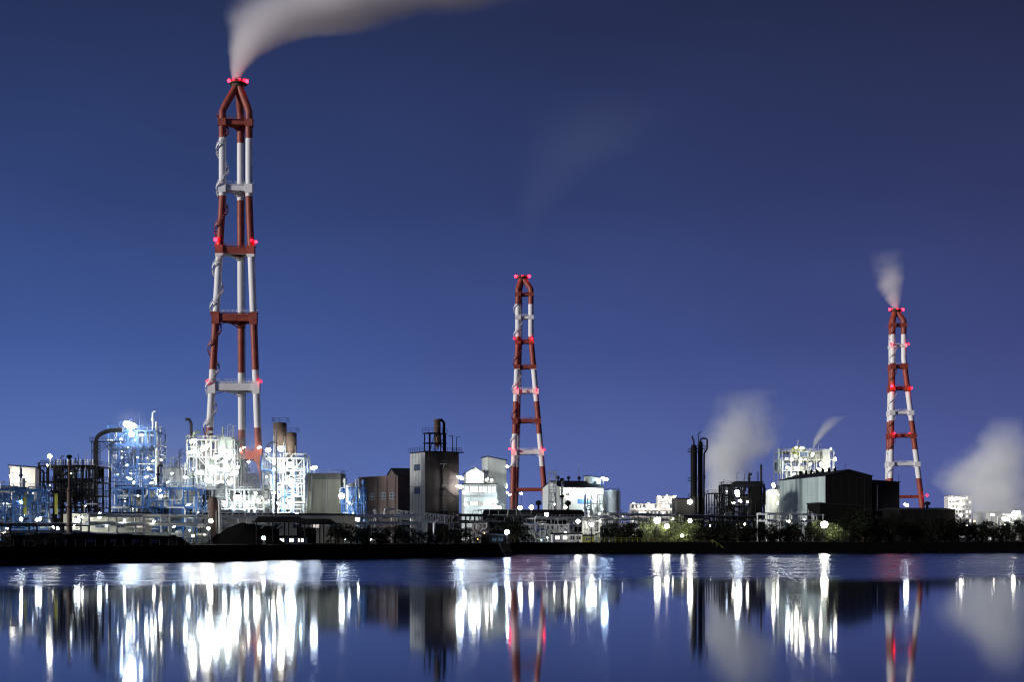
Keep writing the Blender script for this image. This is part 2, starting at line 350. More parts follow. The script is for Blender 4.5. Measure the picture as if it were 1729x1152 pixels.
# ------------------------------------------------------------------ tall chimneys
def chimney(label, D, pitch_px, y_red, legs_top, legs_bot, y_bend, y_foot, y_neck, tip, y_tip, leg_w, dz, beams, lights, r_light, stair, taper_leg=None, crown_lights=()):
    sc = D / F
    root = thing('chimney', label, 'chimney', (0, D, GZ), 0, 'red and white banded chimneys')
    bm_ = bands('banded_paint_%d' % D, zz(y_red, D) - GZ, pitch_px * sc)
    def loc(px, py, dy=0): 
        p = at(px, py, D); return Vector((p.x, dy, p.z - GZ))
    def legpos(i, py):
        t = 0 if py < y_bend else (py - y_bend) / (y_foot - y_bend)
        x = legs_top[i] + (legs_bot[i] - legs_top[i]) * t; d = dz[i][0] + (dz[i][1] - dz[i][0]) * t
        return loc(x, py, d)
    r = leg_w * sc / 2; tipp = loc(tip, y_tip, dz[0][0] * .5 + dz[-1][0] * .5 if len(dz) else 0)
    cyd = sum(d[0] for d in dz) / len(dz); tipp.y = cyd
    for i in range(len(legs_top)):
        path = [tipp + (legpos(i, y_neck) - tipp) * .12 + Vector((0, 0, 0)), legpos(i, y_neck)]
        path = [path[0], path[0] + (path[1] - path[0]) * .8, path[1] + Vector((0, 0, -.4)), path[1] + Vector((0, 0, -3))]
        ys = [y_neck + (y_bend - y_neck) * .5, y_bend, (y_bend + y_foot) / 2, y_foot]
        path += [legpos(i, y) for y in ys]; rr_ = [r] * len(path)
        if taper_leg == i: path += [legpos(i, y_foot) + Vector((1.0, 0, -6)), legpos(i, y_foot) + Vector((1.6, 0, -13))]; rr_ += [r * .62, r * .3]
        fl = path[-1].copy(); fl.z = 0; fl.x += (path[-1].x - path[-2].x) * .5; path.append(fl); rr_.append(rr_[-1])
        b = MB(); b.tube(path, rr_, 18); b.build('leg', bm_, root)
    # collar where the flues meet
    b = MB(); b.lathe([(r * 1.3, -1.6), (r * 1.9, -.8), (r * 2.0, .9), (r * 1.75, .9), (r * 1.7, -.4)], c=(tipp.x, tipp.y, tipp.z), n=18); b.build('collar', M['rust'], root)
    b = MB(); rr2 = r * 2.6
    b.lathe([(r * 1.7, -.5), (rr2, -.5), (rr2, -.25), (r * 1.7, -.25)], c=tuple(tipp), n=18)
    for k in range(12):
        a = k * math.pi / 6; p = Vector((tipp.x + rr2 * math.cos(a), tipp.y + rr2 * math.sin(a), tipp.z - .3)); q = Vector((tipp.x + rr2 * math.cos(a + math.pi / 6), tipp.y + rr2 * math.sin(a + math.pi / 6), tipp.z - .3))
        b.bar(p, p + Vector((0, 0, 1.3)), .1)
        for hh in (.7, 1.3): b.bar(p + Vector((0, 0, hh)), q + Vector((0, 0, hh)), .08)
    b.build('crown_walkway', M['rust'], root)
    # platforms: box beams between the legs, walkway and railing around
    for (py, thick, wide) in beams:
        th = thick * sc; P = [legpos(i, py) for i in range(len(legs_top))]; n = len(P)
        cen = sum(P, Vector()) / n
        b = MB()
        for i in range(n):
            p, q = P[i], P[(i + 1) % n]
            if n == 2 and i: break
            if (p - q).length > r: b.bar(p, q, th * .6, th * .8)
        b.build('crossbeam', bm_, root)
        if wide:
            b = MB(); Q = [cen + (p - cen) * (1 + wide * r / max((p - cen).length, .1)) for p in P]; zt = th / 2
            for i in range(n):
                p, q = Q[i] + Vector((0, 0, zt)), Q[(i + 1) % n] + Vector((0, 0, zt))
                b.bar(p, q, 1.0, .2)
                b.bar(P[i] - Vector((0, 0, th * .75)), P[i] + Vector((0, 0, th * .6)), r * 2.12)
                m = max(2, int((q - p).length / 1.6))
                for k in range(m): a = p + (q - p) * (k / m); b.bar(a, a + Vector((0, 0, 1.2)), .09)
                for hh in (.6, 1.2): b.bar(p + Vector((0, 0, hh)), q + Vector((0, 0, hh)), .09)
                # under-struts
                mid = (P[i] + P[(i + 1) % n]) / 2 - Vector((0, 0, th * .3)); b.bar(P[i] - Vector((0, 0, th * .9)), mid, .3)
            b.build('walkway', bm_, root)
    if stair is not None:
        i, ya, yb, turns = stair; b = MB(); steps = int(turns * 16); prev = None
        for k in range(steps):
            f = k / steps; py = yb + (ya - yb) * f; c = legpos(i, py); a = f * turns * 2 * math.pi
            d = Vector((math.cos(a), math.sin(a), 0)); t = Vector((-d.y, d.x, 0))
            p = c + d * (r + .1); q = c + d * (r + 1.15); b.bar(p, q, .75, .10)
            b.bar(q, q + Vector((0, 0, 1.2)), .07)
            if prev is not None:
                b.bar(prev, q, .14, .6); b.bar((prev + c) / 2, (q + c) / 2, .5, .12); b.bar(prev + Vector((0, 0, 1.2)), q + Vector((0, 0, 1.2)), .09)
            prev = q
        b.build('spiral_stair', bm_, root)
        b = MB()
        for i2 in (len(legs_top) - 1,):
            for k in range(60):
                py = ya + (yb - ya) * k / 60; py2 = ya + (yb - ya) * (k + 1) / 60
                c = legpos(i2, py) + Vector((r + .25, 0, 0)); c2 = legpos(i2, py2) + Vector((r + .25, 0, 0)); b.bar(c, c2, .14)
        b.build('cable_tray', M['rust'], root)
    for (px, py, dy, rl_, k) in lights:
        p = loc(px, py, dy); bulb(root, (p.x, D + dy, p.z + GZ), rl_ * sc, k, 'floodlight' if k == 'w' else 'beacon')
    for (ang, rl_, k) in crown_lights:
        bulb(root, (tipp.x + rr2 * math.cos(R(ang)), D + tipp.y + rr2 * math.sin(R(ang)), tipp.z + GZ + .4), rl_ * sc, k, 'beacon')
    return root

chimney('tallest red and white three-legged chimney streaming a thick white plume', 565, 97.8, 723,
        (376.5, 420.5, 400.5), (353, 437, 398.5), 335, 775, 187, 400.5, 137, 12, ((-1, -2), (0, 0), (7, 12)),
        [(207, 9, 1.3), (318, 11, 1.3), (424, 14, 1.5), (537, 15, 1.5), (654, 15, 1.6), (769, 16, 1.3)],
        [(367, 407, -3, 4.6, 'p'), (433, 409, -1, 3.2, 'p'), (426, 407, -2, 2.2, 'r'), (394, 414, 5, 1.3, 'r'), (353, 645, -3, 3.2, 'r'), (442, 645, -2, 2.6, 'r'), (441, 757, -4, 2.6, 'w'), (407, 760, -3, 2.6, 'w'), (422, 781, -3, 2.6, 'w'), (414, 757, -3, 2.2, 'w')], 4,  # white lamps other than the right leg's are added to brighten the legs
        (0, 190, 760, 8.5), taper_leg=1, crown_lights=((205, 4.0, 'p'), (250, 2.4, 'r'), (290, 2.0, 'r'), (320, 3.0, 'r'), (345, 4.6, 'p')))
chimney('middle banded chimney rising between the white factory buildings', 1000, 54.8, 788,
        (874.5, 896.5, 877), (866, 919, 871), 570, 826, 488, 882, 467, 9.2, ((0, 0), (0, 0), (9, 14)),
        [(497, 4.5, 1.1), (536, 5, 1.1), (577, 6, 1.2), (620, 6, 1.1), (661, 7, 1.2), (711, 7, 1.1), (764, 8, 1.1), (827, 7, 0)],
        [(868, 573, -4, 2.2, 'r'), (898, 573, -4, 2.4, 'r'), (873, 658, -5, 2.4, 'r'), (906, 660, -4, 2.2, 'r'), (861, 759, -5, 2.8, 'p'), (919, 760, -4, 2.6, 'r')], 3,
        (0, 500, 815, 7), crown_lights=((200, 3.6, 'p'), (340, 3.6, 'p'), (270, 1.6, 'r')))
chimney('farthest banded chimney beside the black sheds with a small pink puff', 1120, 48.6, 808,
        (1507.5, 1526, 1510), (1503, 1555, 1506), 605, 838, 541, 1514, 523, 9.0, ((0, 0), (0, 0), (9, 14)),
        [(549, 4.5, 1.1), (584, 4, 1.1), (619, 6, 1.1), (656, 6, 1.2), (697, 6, 1.1), (736, 6, 1.1), (784, 6, 1.1), (839, 6, 0)],
        [(1502, 582, -4, 2.2, 'r'), (1532, 582, -4, 2.2, 'r'), (1503, 653, -5, 3.4, 'p'), (1537, 656, -4, 2.4, 'r'), (1507, 733, -5, 2.4, 'r'), (1538, 731, 4, 1.6, 'r'), (1563, 837, -4, 2.6, 'r')], 3,
        (0, 548, 820, 7), crown_lights=((200, 3.2, 'p'), (340, 3.2, 'p'), (270, 1.4, 'r')))

# ------------------------------------------------------------------ steam and smoke
def steam(name, label, D, slices, ry_mul, dens, col=(.95, .95, .95), noise_scale=.05, contrast=1.0, dens_curve=None, edge=.75, yoff=0):
    """slices: (py, left px, right px) from bottom to top; a lofted closed mesh whose density thins to its rim"""
    sc = D / F; b = MB(); n = 20; pts = []
    z0 = zz(slices[0][0], D); z1 = zz(slices[-1][0], D); H = z1 - z0
    x0 = (slices[0][1] + slices[0][2]) / 2
    for (py, a, c) in slices:
        pts.append(((zz(py, D) - z0), ((a + c) / 2 - x0) * sc, (c - a) / 2 * sc))
    vs = []
    for (z, xc, rx) in pts:
        for j in range(n):
            t = 2 * math.pi * j / n; vs.append((xc + rx * math.cos(t), min(rx, 1e9) * ry_mul(z / H) * math.sin(t), z))
    fs = []
    for i in range(len(pts) - 1):
        for j in range(n): j2 = (j + 1) % n; fs.append((i * n + j, i * n + j2, (i + 1) * n + j2, (i + 1) * n + j))
    fs.append(tuple(range(n))[::-1]); fs.append(tuple(range(len(vs) - n, len(vs))))
    b.add(vs, fs)
    m = bpy.data.materials.new(name + '_vapour'); m.use_nodes = True; t = m.node_tree; t.nodes.clear(); nd = t.nodes; l = t.links
    o = nd.new('ShaderNodeOutputMaterial'); v = nd.new('ShaderNodeVolumePrincipled'); l.new(v.outputs[0], o.inputs['Volume'])
    v.inputs['Color'].default_value = (*col, 1); v.inputs['Anisotropy'].default_value = -.3
    tc = nd.new('ShaderNodeTexCoord'); sp = nd.new('ShaderNodeSeparateXYZ'); l.new(tc.outputs['Object'], sp.inputs[0])
    def mth(op, *a, clamp=False):
        q = nd.new('ShaderNodeMath'); q.operation = op; q.use_clamp = clamp
        for i, x in enumerate(a):
            if isinstance(x, (int, float)): q.inputs[i].default_value = x
            else: l.new(x, q.inputs[i])
        return q.outputs[0]
    tt = mth('DIVIDE', sp.outputs[2], H)
    def curve(vals):   # piecewise linear (t, value) through chained map ranges summed
        lo = min(x[1] for x in vals); hi = max(x[1] for x in vals); hi = hi if hi > lo else lo + 1
        fc = nd.new('ShaderNodeFloatCurve'); c = fc.mapping.curves[0]
        pts_ = [(x[0], (x[1] - lo) / (hi - lo)) for x in vals]
        c.points[0].location = pts_[0]; c.points[1].location = pts_[-1]
        for p in pts_[1:-1]: c.points.new(*p)
        for p in c.points: p.handle_type = 'VECTOR'
        fc.mapping.update(); l.new(tt, fc.inputs['Value'])
        return mth('MULTIPLY_ADD', fc.outputs[0], hi - lo, lo)
    xc = curve([(z / H, x) for z, x, r_ in pts]); rx = curve([(z / H, r_) for z, x, r_ in pts])
    rym = curve([(z / H, r_ * ry_mul(z / H)) for z, x, r_ in pts])
    no = nd.new('ShaderNodeTexNoise'); no.inputs['Scale'].default_value = noise_scale; no.inputs['Detail'].default_value = 4; no.inputs['Roughness'].default_value = .55
    l.new(tc.outputs['Object'], no.inputs['Vector'])
    dx = mth('DIVIDE', mth('SUBTRACT', sp.outputs[0], xc), rx); dy = mth('DIVIDE', sp.outputs[1], rym)
    d = mth('SQRT', mth('ADD', mth('MULTIPLY', dx, dx), mth('MULTIPLY', dy, dy)))
    d = mth('ADD', d, mth('MULTIPLY', mth('SUBTRACT', no.outputs[0], .5), .9 * contrast))
    r = nd.new('ShaderNodeMapRange'); r.interpolation_type = 'SMOOTHSTEP'; l.new(d, r.inputs[0])
    r.inputs[1].default_value = 1.0 - edge; r.inputs[2].default_value = .92; r.inputs[3].default_value = 1; r.inputs[4].default_value = 0
    dc = curve(dens_curve or [(0, 1), (1, 1)])
    l.new(mth('MULTIPLY', mth('MULTIPLY', r.outputs[0], dens), dc), v.inputs['Density'])
    o_ = b.build(name, m, None, (at(x0, slices[0][0], D).x, D + yoff, z0))
    return tag(o_, label, 'smoke plume' if 'plume' in name else 'steam', kind='stuff')

steam('smoke_plume', 'thick pale plume blown sideways from the tallest chimney', 565,
      [(134, 390, 405), (115, 385, 419), (90, 381, 446), (60, 376, 500), (40, 374, 560), (25, 373, 650), (12, 373, 760), (2, 374, 840), (-12, 378, 1000), (-40, 400, 1100), (-70, 430, 1120)],
      lambda t: 1.0 if t < .45 else max(.3, 1.0 - (t - .45) * 2.2), .42, (1, .97, .955), .03, 1.1,
      [(0, 2.6), (.15, 1.3), (.4, .55), (.7, .33), (1, .05)], .85)
steam('steam_puff', 'small pinkish puff rising from the farthest chimney', 1120,
      [(524, 1509, 1517), (505, 1492, 1526), (480, 1474, 1530), (455, 1466, 1534), (420, 1460, 1536)], lambda t: 1.0, .13, (1, .95, .95), .06, 1.5, [(0, 2.5), (.25, 1.0), (.5, .5), (.75, .12), (1, 0)], .95)
steam('steam_cloud', 'tall soft steam cloud leaning behind the black twin columns', 660,
      [(885, 1165, 1270), (840, 1162, 1280), (800, 1160, 1296), (760, 1166, 1316), (720, 1176, 1330), (690, 1190, 1340), (655, 1205, 1345)], lambda t: .6, .15, (.97, .98, .96), .045, 2.1, [(0, 1.5), (.4, 1.0), (.7, .7), (.9, .25), (1, 0)], .95)
steam('steam_cloud', 'wide soft steam cloud over the pale tanks at the far right', 690,
      [(882, 1630, 1760), (850, 1606, 1775), (815, 1570, 1780), (790, 1574, 1775), (760, 1606, 1768), (730, 1635, 1760), (700, 1650, 1750)], lambda t: .6, .10, (.97, .98, .96), .045, 2.1, [(0, 1.3), (.4, 1.0), (.75, .6), (.92, .2), (1, 0)], .95)
steam('steam_wisp', 'thin steam wisp from the roof of the bright boiler house', 775,
      [(757, 1371, 1375), (745, 1371, 1386), (730, 1376, 1402), (712, 1384, 1424), (702, 1392, 1440)], lambda t: .8, .4, (1, .98, .9), .08, .6, [(0, 2.0), (.4, .7), (.8, .2), (1, 0)], .9)
steam('steam_and_glow_haze', 'barely visible drifting vapour high above the middle chimney', 1050,
      [(430, 866, 900), (380, 868, 925), (340, 855, 960), (290, 850, 1030), (250, 845, 1120), (200, 840, 1180), (150, 850, 1200)], lambda t: .4, .0042, (.75, .88, 1), .010, 1.2, [(0, .3), (.3, 1.1), (.7, .6), (1, 0)], .95)

# thin vapour volumes added round the works to give the lamps a glow
steam('steam_and_glow_haze', 'thin vapour added through the whole chemical works on the left for lamp glow', 405,
      [(912, -30, 640), (880, -30, 640), (840, -20, 635), (800, 0, 620), (760, 20, 600), (725, 60, 570), (695, 120, 500)], lambda t: .5, .004, (.97, .98, 1), .03, .7, [(0, 1), (.6, .9), (.85, .5), (1, 0)], .8)
steam('steam_and_glow_haze', 'vapour added for lamp glow round the dazzling furnace structure', 440,
      [(885, 305, 520), (850, 300, 525), (810, 296, 528), (770, 300, 525), (740, 310, 515), (715, 330, 490)], lambda t: .35, .014, (.98, .98, 1), .05, .9, [(0, .8), (.6, 1), (.9, .4), (1, 0)], .9)
steam('steam_and_glow_haze', 'vapour added for lamp glow round the top of the blue reactor structure', 400,
      [(770, 175, 262), (745, 172, 268), (720, 175, 268), (700, 185, 258), (685, 200, 240)], lambda t: .5, .034, (.98, .98, 1), .06, .8, [(0, .3), (.4, 1), (.8, .7), (1, 0)], .95)
steam('steam_and_glow_haze', 'vapour added for lamp glow round the white factory building with the glaring gable', 588,
      [(880, 760, 905), (850, 758, 905), (815, 760, 890), (785, 768, 868), (765, 780, 850)], lambda t: .35, .012, (.98, 1, 1), .05, .8, [(0, .8), (.5, 1), (.9, .4), (1, 0)], .9)

# ------------------------------------------------------------------ builders for the works
def railing(parent, pts, z, m, h=1.1, t=.08, step=1.6):
    b = MB()
    for p, q in zip(pts[:-1], pts[1:]):
        p = Vector((*p, z)); q = Vector((*q, z)); n = max(1, int((q - p).length / step))
        for k in range(n + 1): a = p + (q - p) * k / n; b.bar(a, a + Vector((0, 0, h)), t)
        for hh in (h * .5, h): b.bar(p + Vector((0, 0, hh)), q + Vector((0, 0, hh)), t)
    return b.build('railing', m, parent)

def steel_unit(label, px0, px1, ytop, D, depth, storeys, nx, ny, fm, pms, seed, rot=0, name='process_unit', cat='process unit', group=None,
               col=.42, beam=.32, vess=3, pipes=10, dens=1.0, base=GZ, decks=True, vm=None, brace=.35, rails=True, stair=True, small=0, fine=1, panels=0, tops=0):
    rnd = random.Random(seed); w = (px1 - px0) * D / F; h = zz(ytop, D) - base
    c = at((px0 + px1) / 2, HY, D); t = thing(name, label, cat, (c.x, D + depth / 2, base), rot, group)
    X = [-w / 2 + w * i / nx for i in range(nx + 1)]; Y = [-depth / 2 + depth * j / ny for j in range(ny + 1)]
    Zs = [h * s for s in storeys]
    b = MB()
    for x in X:
        for y in Y: b.box((x - col / 2, y - col / 2, 0), (x + col / 2, y + col / 2, h))
    zp = 0
    for z in Zs:
        for y in Y: b.box((-w / 2, y - beam / 2 + .01, z - beam), (w / 2, y + beam / 2 - .01, z))
        for x in X: b.box((x - beam / 2 + .02, -depth / 2, z - beam + .03), (x + beam / 2 - .02, depth / 2, z - .03))
        for i in range(nx):
            if rnd.random() < brace: 
                y = Y[0] if rnd.random() < .7 else Y[-1]
                if rnd.random() < .5: b.bar((X[i], y, zp), (X[i + 1], y, z - .2), beam * .6)
                else: b.bar((X[i], y, z - .2), (X[i + 1], y, zp), beam * .6)
        zp = z
    zp = 0
    for z in (Zs if fine else []):             # secondary posts, girts and brackets
        for y in (Y[0], Y[-1]):
            for i in range(nx):
                for q in range(rnd.randrange(1, 4)):
                    x = X[i] + (X[i + 1] - X[i]) * rnd.random(); s = rnd.uniform(.10, .2); b.box((x - s / 2, y - s / 2 - .2, zp + .01), (x + s / 2, y + s / 2 - .2, z - beam - .01))
                if rnd.random() < .7:
                    zq = zp + (z - zp) * rnd.uniform(.25, .75); b.box((X[i] + col / 2, y - .07, zq - .08), (X[i + 1] - col / 2, y + .07, zq + .08))
        zp = z
    b.build('frame', fm, t)
    for k in range(panels):  # dark and grey panels filling random bays as blocks of shadow
        i = rnd.randrange(nx); q = rnd.randrange(len(Zs)); za = (Zs[q - 1] if q else 0) + .15; zb = Zs[q] - beam - .05; j = rnd.randrange(ny + 1); sh = rnd.uniform(.4, 1)
        b = MB(); b.box((X[i] + col / 2, Y[j] + .12, zb - (zb - za) * sh), (X[i + 1] - col / 2, Y[j] + .2, zb)); b.build('shade_panel', rnd.choice([M['dark'], M['grey'], M['olivedk'], M['navy']]), t)
    for k in range(tops):
        x = rnd.uniform(-w * .46, w * .46); y = rnd.uniform(-depth * .45, depth * .3); hh = rnd.uniform(1.2, 5.5); r = rnd.choice([.07, .1, .16, .28, .5]); hh = hh if r < .3 else hh * .7
        b = MB(); P = [(x, y, h), (x, y, h + hh)]
        if rnd.random() < .4: P += [(x + .3, y, h + hh + .4), (x + rnd.uniform(.8, 1.8), y, h + hh + .4)]
        b.tube(P, r, 7)
        if r > .2: b.lathe([(r, h + hh * .6), (r * 1.7, h + hh * .62), (r * 1.7, h + hh * .7), (r, h + hh * .72)], (x, y, 0), 9)
        b.build('vent_pipe', rnd.choice(pms), t)
    for k in range(small):
        p = Vector((rnd.uniform(-w * .47, w * .47), rnd.uniform(-depth * .55, depth * .3), rnd.uniform(h * .1, h * .97)))
        bulb(t, Matrix.Translation(t.location) @ Matrix.Rotation(rot, 4, 'Z') @ p, rnd.choice([.16, .2, .26, .34]), rnd.choice('cccwwb'))
    if decks:
        for z in Zs:
            b = MB(); g = .35 if z < h * .98 else .1
            x0 = -w / 2 + g + rnd.random() * w * .25 * dens; x1 = w / 2 - g - rnd.random() * w * .1
            b.box((x0, -depth / 2 + .3, z + .004), (x1, depth / 2 - .3, z + .09)); b.build('deck', fm, t)
            if rails: railing(t, [(-w / 2, depth / 2), (-w / 2, -depth / 2), (w / 2, -depth / 2), (w / 2, depth / 2)], z + .09, fm)
    lv = [0] + Zs[:-1]
    hs = [(Zs[i] - lv[i]) for i in range(len(Zs))]
    for k in range(vess):
        i = rnd.randrange(len(lv)); hh = hs[i]; b = MB(); x = rnd.uniform(-w * .42, w * .42); y = rnd.uniform(-depth * .45, depth * .2)
        mm = (vm or pms)[rnd.randrange(len(vm or pms))]
        if rnd.random() < .55:
            r = min(1.6, hh * .3) * rnd.uniform(.6, 1); b.vessel(r, hh * .45, (x, y, lv[i] + hh * .2), 16)
            for a in (0, 2.1, 4.2): b.bar((x + r * .8 * math.cos(a), y + r * .8 * math.sin(a), lv[i]), (x + r * .8 * math.cos(a), y + r * .8 * math.sin(a), lv[i] + hh * .35), .18)
        else:
            r = min(1.3, hh * .25) * rnd.uniform(.6, 1); l = min(w * .3, 5) * rnd.uniform(.6, 1); b.vessel(r, l, (max(-w * .45, x - l / 2), y, lv[i] + r * 1.5), 16, 'x')
            for s in (.2, .8): b.box((max(-w * .45, x - l / 2) + l * s - .2, y - r * .7, lv[i] + .1), (max(-w * .45, x - l / 2) + l * s + .2, y + r * .7, lv[i] + r))
        b.build('vessel', mm, t)
    for k in range(pipes):
        b = MB(); r = rnd.choice([.09, .12, .16, .22, .28]); p = Vector((rnd.choice(X) + rnd.uniform(-.8, .8), -depth / 2 + rnd.uniform(-.7, depth * .5), rnd.uniform(0, h * .8)))
        path = [p.copy()]; axis = rnd.choice('xz')
        for q in range(rnd.randrange(3, 7)):
            n = path[-1].copy()
            if axis == 'x': n.x = max(-w * .54, min(w * .54, n.x + rnd.choice([-1, 1]) * rnd.uniform(1.5, w * .45))); axis = rnd.choice('zzy')
            elif axis == 'z': n.z = max(.2, min(h * 1.04, n.z + rnd.choice([-1, 1, 1]) * rnd.uniform(1.5, h * .35))); axis = rnd.choice('xxy')
            else: n.y = max(-depth / 2 - .8, min(depth / 2, n.y + rnd.uniform(-2, 2))); axis = rnd.choice('xz')
            if (n - path[-1]).length > .3: path.append(n)
        sm = []
        for i, p in enumerate(path):        # doubled corner points round the bends
            if 0 < i < len(path) - 1:
                a = (path[i - 1] - p); c_ = (path[i + 1] - p); e = min(.5, a.length * .4, c_.length * .4)
                sm += [p + a.normalized() * e, p + c_.normalized() * e]
            else: sm.append(p)
        b.tube(sm, r, 7)
        for p, q in zip(sm[:-1], sm[1:]):
            if (q - p).length > 3 and rnd.random() < .6:
                d = (q - p).normalized(); m_ = p + (q - p) * rnd.uniform(.3, .7); b.tube([m_ - d * .12, m_ + d * .12], r * 1.7, 8)
        b.build('pipe', pms[rnd.randrange(len(pms))], t)
    if stair and len(Zs) > 1:
        b = MB(); y = -depth / 2 - .9; zp = 0; left = -w * rnd.uniform(.1, .45); run = min(5, w * .4)
        for i, z in enumerate(Zs):
            a, c_ = ((left, zp), (left + run, z)) if i % 2 == 0 else ((left + run, zp), (left, z))
            for yy in (y - .4, y + .4):
                b.bar((a[0], yy, a[1]), (c_[0], yy, c_[1]), .1, .22); b.bar((a[0], yy, a[1] + 1), (c_[0], yy, c_[1] + 1), .07)
            for k in range(12): f = (k + .5) / 12; xx = a[0] + (c_[0] - a[0]) * f; z_ = a[1] + (c_[1] - a[1]) * f; b.box((xx - .16, y - .4, z_ - .03), (xx + .16, y + .4, z_ + .03))
            b.box((c_[0] - .7, y - .45, z - .08), (c_[0] + .7, y + .9, z)); zp = z
        b.build('stairway', fm, t)
    t['w'] = w; t['h'] = h; t['d'] = depth
    return t

def block(label, px, D, rotdeg, lx, ly, ytop, wall, name='works_building', cat='building', roof='flat', rise=0, roofm=None, base=GZ, group=None, roof_axis='x', over=.35):
    """building with its near corner at pixel column px; x runs along its right face, y along its left face"""
    c = at(px, HY, D); t = thing(name, label, cat, (c.x, D, base), R(rotdeg), group); h = zz(ytop, D) - base
    roofm = roofm or M['roof']; b = MB()
    if roof == 'flat':
        b.box((0, 0, 0), (lx, ly, h)); b.build('wall', wall, t)
        b = MB(); b.box((-.15, -.15, h + .004), (lx + .15, ly + .15, h + .45)); b.build('roof', roofm, t)
    else:
        if roof == 'gable' and roof_axis == 'x':     # ridge along x, gables on the left face
            b.add([(0, 0, 0), (lx, 0, 0), (lx, ly, 0), (0, ly, 0), (0, 0, h), (lx, 0, h), (lx, ly, h), (0, ly, h), (0, ly / 2, h + rise), (lx, ly / 2, h + rise)],
                  [(0, 1, 5, 4), (2, 3, 7, 6), (3, 0, 4, 8, 7), (1, 2, 6, 9, 5), (0, 3, 2, 1), (4, 5, 9, 8), (7, 8, 9, 6)]); b.build('wall', wall, t)
            b = MB(); e = over
            for (ya, za, yb_, zb) in ((-e, h - e * rise / (ly / 2), ly / 2, h + rise), (ly + e, h - e * rise / (ly / 2), ly / 2, h + rise)):
                vs = [(-e, ya, za + .03), (lx + e, ya, za + .03), (lx + e, yb_, zb + .03), (-e, yb_, zb + .03)]; vs += [(x, y, z + .3) for x, y, z in vs]
                b.add(vs, [(0, 3, 2, 1), (4, 5, 6, 7), (0, 1, 5, 4), (1, 2, 6, 5), (2, 3, 7, 6), (3, 0, 4, 7)])
            b.build('roof', roofm, t)
        elif roof == 'gable':                         # ridge along y, gables on the right (near) face
            b.add([(0, 0, 0), (lx, 0, 0), (lx, ly, 0), (0, ly, 0), (0, 0, h), (lx, 0, h), (lx, ly, h), (0, ly, h), (lx / 2, 0, h + rise), (lx / 2, ly, h + rise)],
                  [(0, 1, 5, 8, 4), (1, 2, 6, 5), (2, 3, 7, 9, 6), (3, 0, 4, 7), (0, 3, 2, 1), (4, 8, 9, 7), (5, 6, 9, 8)]); b.build('wall', wall, t)
            b = MB(); e = over
            for (xa, za) in ((-e, h - e * rise / (lx / 2)), (lx + e, h - e * rise / (lx / 2))):
                vs = [(xa, -e, za + .03), (xa, ly + e, za + .03), (lx / 2, ly + e, h + rise + .03), (lx / 2, -e, h + rise + .03)]; vs += [(x, y, z + .3) for x, y, z in vs]
                b.add(vs, [(0, 3, 2, 1), (4, 5, 6, 7), (0, 1, 5, 4), (1, 2, 6, 5), (2, 3, 7, 6), (3, 0, 4, 7)])
            b.build('roof', roofm, t)
        elif roof == 'mono':                          # falls towards +x
            b.add([(0, 0, 0), (lx, 0, 0), (lx, ly, 0), (0, ly, 0), (0, 0, h + rise), (lx, 0, h), (lx, ly, h), (0, ly, h + rise)],
                  [(0, 1, 5, 4), (1, 2, 6, 5), (2, 3, 7, 6), (3, 0, 4, 7), (0, 3, 2, 1), (4, 5, 6, 7)]); b.build('wall', wall, t)
            b = MB(); e = over; vs = [(-e, -e, h + rise + .03), (lx + e, -e, h + .03), (lx + e, ly + e, h + .03), (-e, ly + e, h + rise + .03)]; vs += [(x, y, z + .35) for x, y, z in vs]
            b.add(vs, [(0, 3, 2, 1), (4, 5, 6, 7), (0, 1, 5, 4), (1, 2, 6, 5), (2, 3, 7, 6), (3, 0, 4, 7)]); b.build('roof', roofm, t)
    return t, h
def window(t, face, u, z, w, h, pane, frame_m=None, nx=2, ny=1):
    """face 'r': on the plane y=0 at x=u; 'l': on the plane x=0 at y=u; frame 8 cm proud, pane inside it"""
    frame_m = frame_m or M['grey']; b = MB()
    def bx(b, a0, a1, z0, z1, d0, d1):
        if face == 'r': b.box((a0, -d1, z0), (a1, -d0, z1))
        else: b.box((-d1, a0, z0), (-d0, a1, z1))
    tk = .12
    for k in range(nx + 1): a = u - w / 2 + w * k / nx; bx(b, a - tk / 2, a + tk / 2, z - h / 2, z + h / 2, .002, .12)
    for k in range(ny + 1): zc = z - h / 2 + h * k / ny; bx(b, u - w / 2 - tk / 2, u + w / 2 + tk / 2, zc - tk / 2, zc + tk / 2, .004, .125)
    f = b.build('window', frame_m, t); b = MB(); bx(b, u - w / 2 + .02, u + w / 2 - .02, z - h / 2 + .02, z + h / 2 - .02, .006, .04); b.build('pane', pane, f)
    return f

# ------------------------------------------------------------------ left: the bright chemical works
# U1 far-left blue pipe frame
t = steel_unit('blue steel pipe frame at the far left edge with yellow columns', -12, 68, 826, 325, 9, (.28, .52, .78, 1), 6, 2, M['blue'], [M['navy'], M['pale'], M['blue'], M['grey'], M['silver']], 11, panels=8, tops=5, rot=.25, vess=7, pipes=52, small=13, vm=[M['pale'], M['grey'], M['navy']])
for px in (34, 84):
    b = MB(); p = t.matrix_world; x = at(px, HY, 325).x - t.location.x; b.box((x - .35, -5.6, 6.9), (x + .35, -4.9, 11.6)); b.build('cladded_riser', M['yellow'], t)
lamps(t, 322, [(36, 877, 3.6, 'w', -5), (65, 877, 4.2, 'c', -4), (90, 889, 3.8, 'w', -4), (97, 893, 3.0, 'c', -3), (12, 893, 1.6, 'c', -4)])
# white house
t, h = block('small white boxy building with a dark roof at the far left', 15, 470, 8, 8.4, 8, 790, M['plaster'], roof='mono', rise=.6)
window(t, 'r', 6.6, 8.5, 1.6, 1.2, M['glass']); bulb(t, at(23, 805, 464), 1.35, 'w')
window(t, 'r', 2.5, 12, 1.4, 1.2, M['glass'])
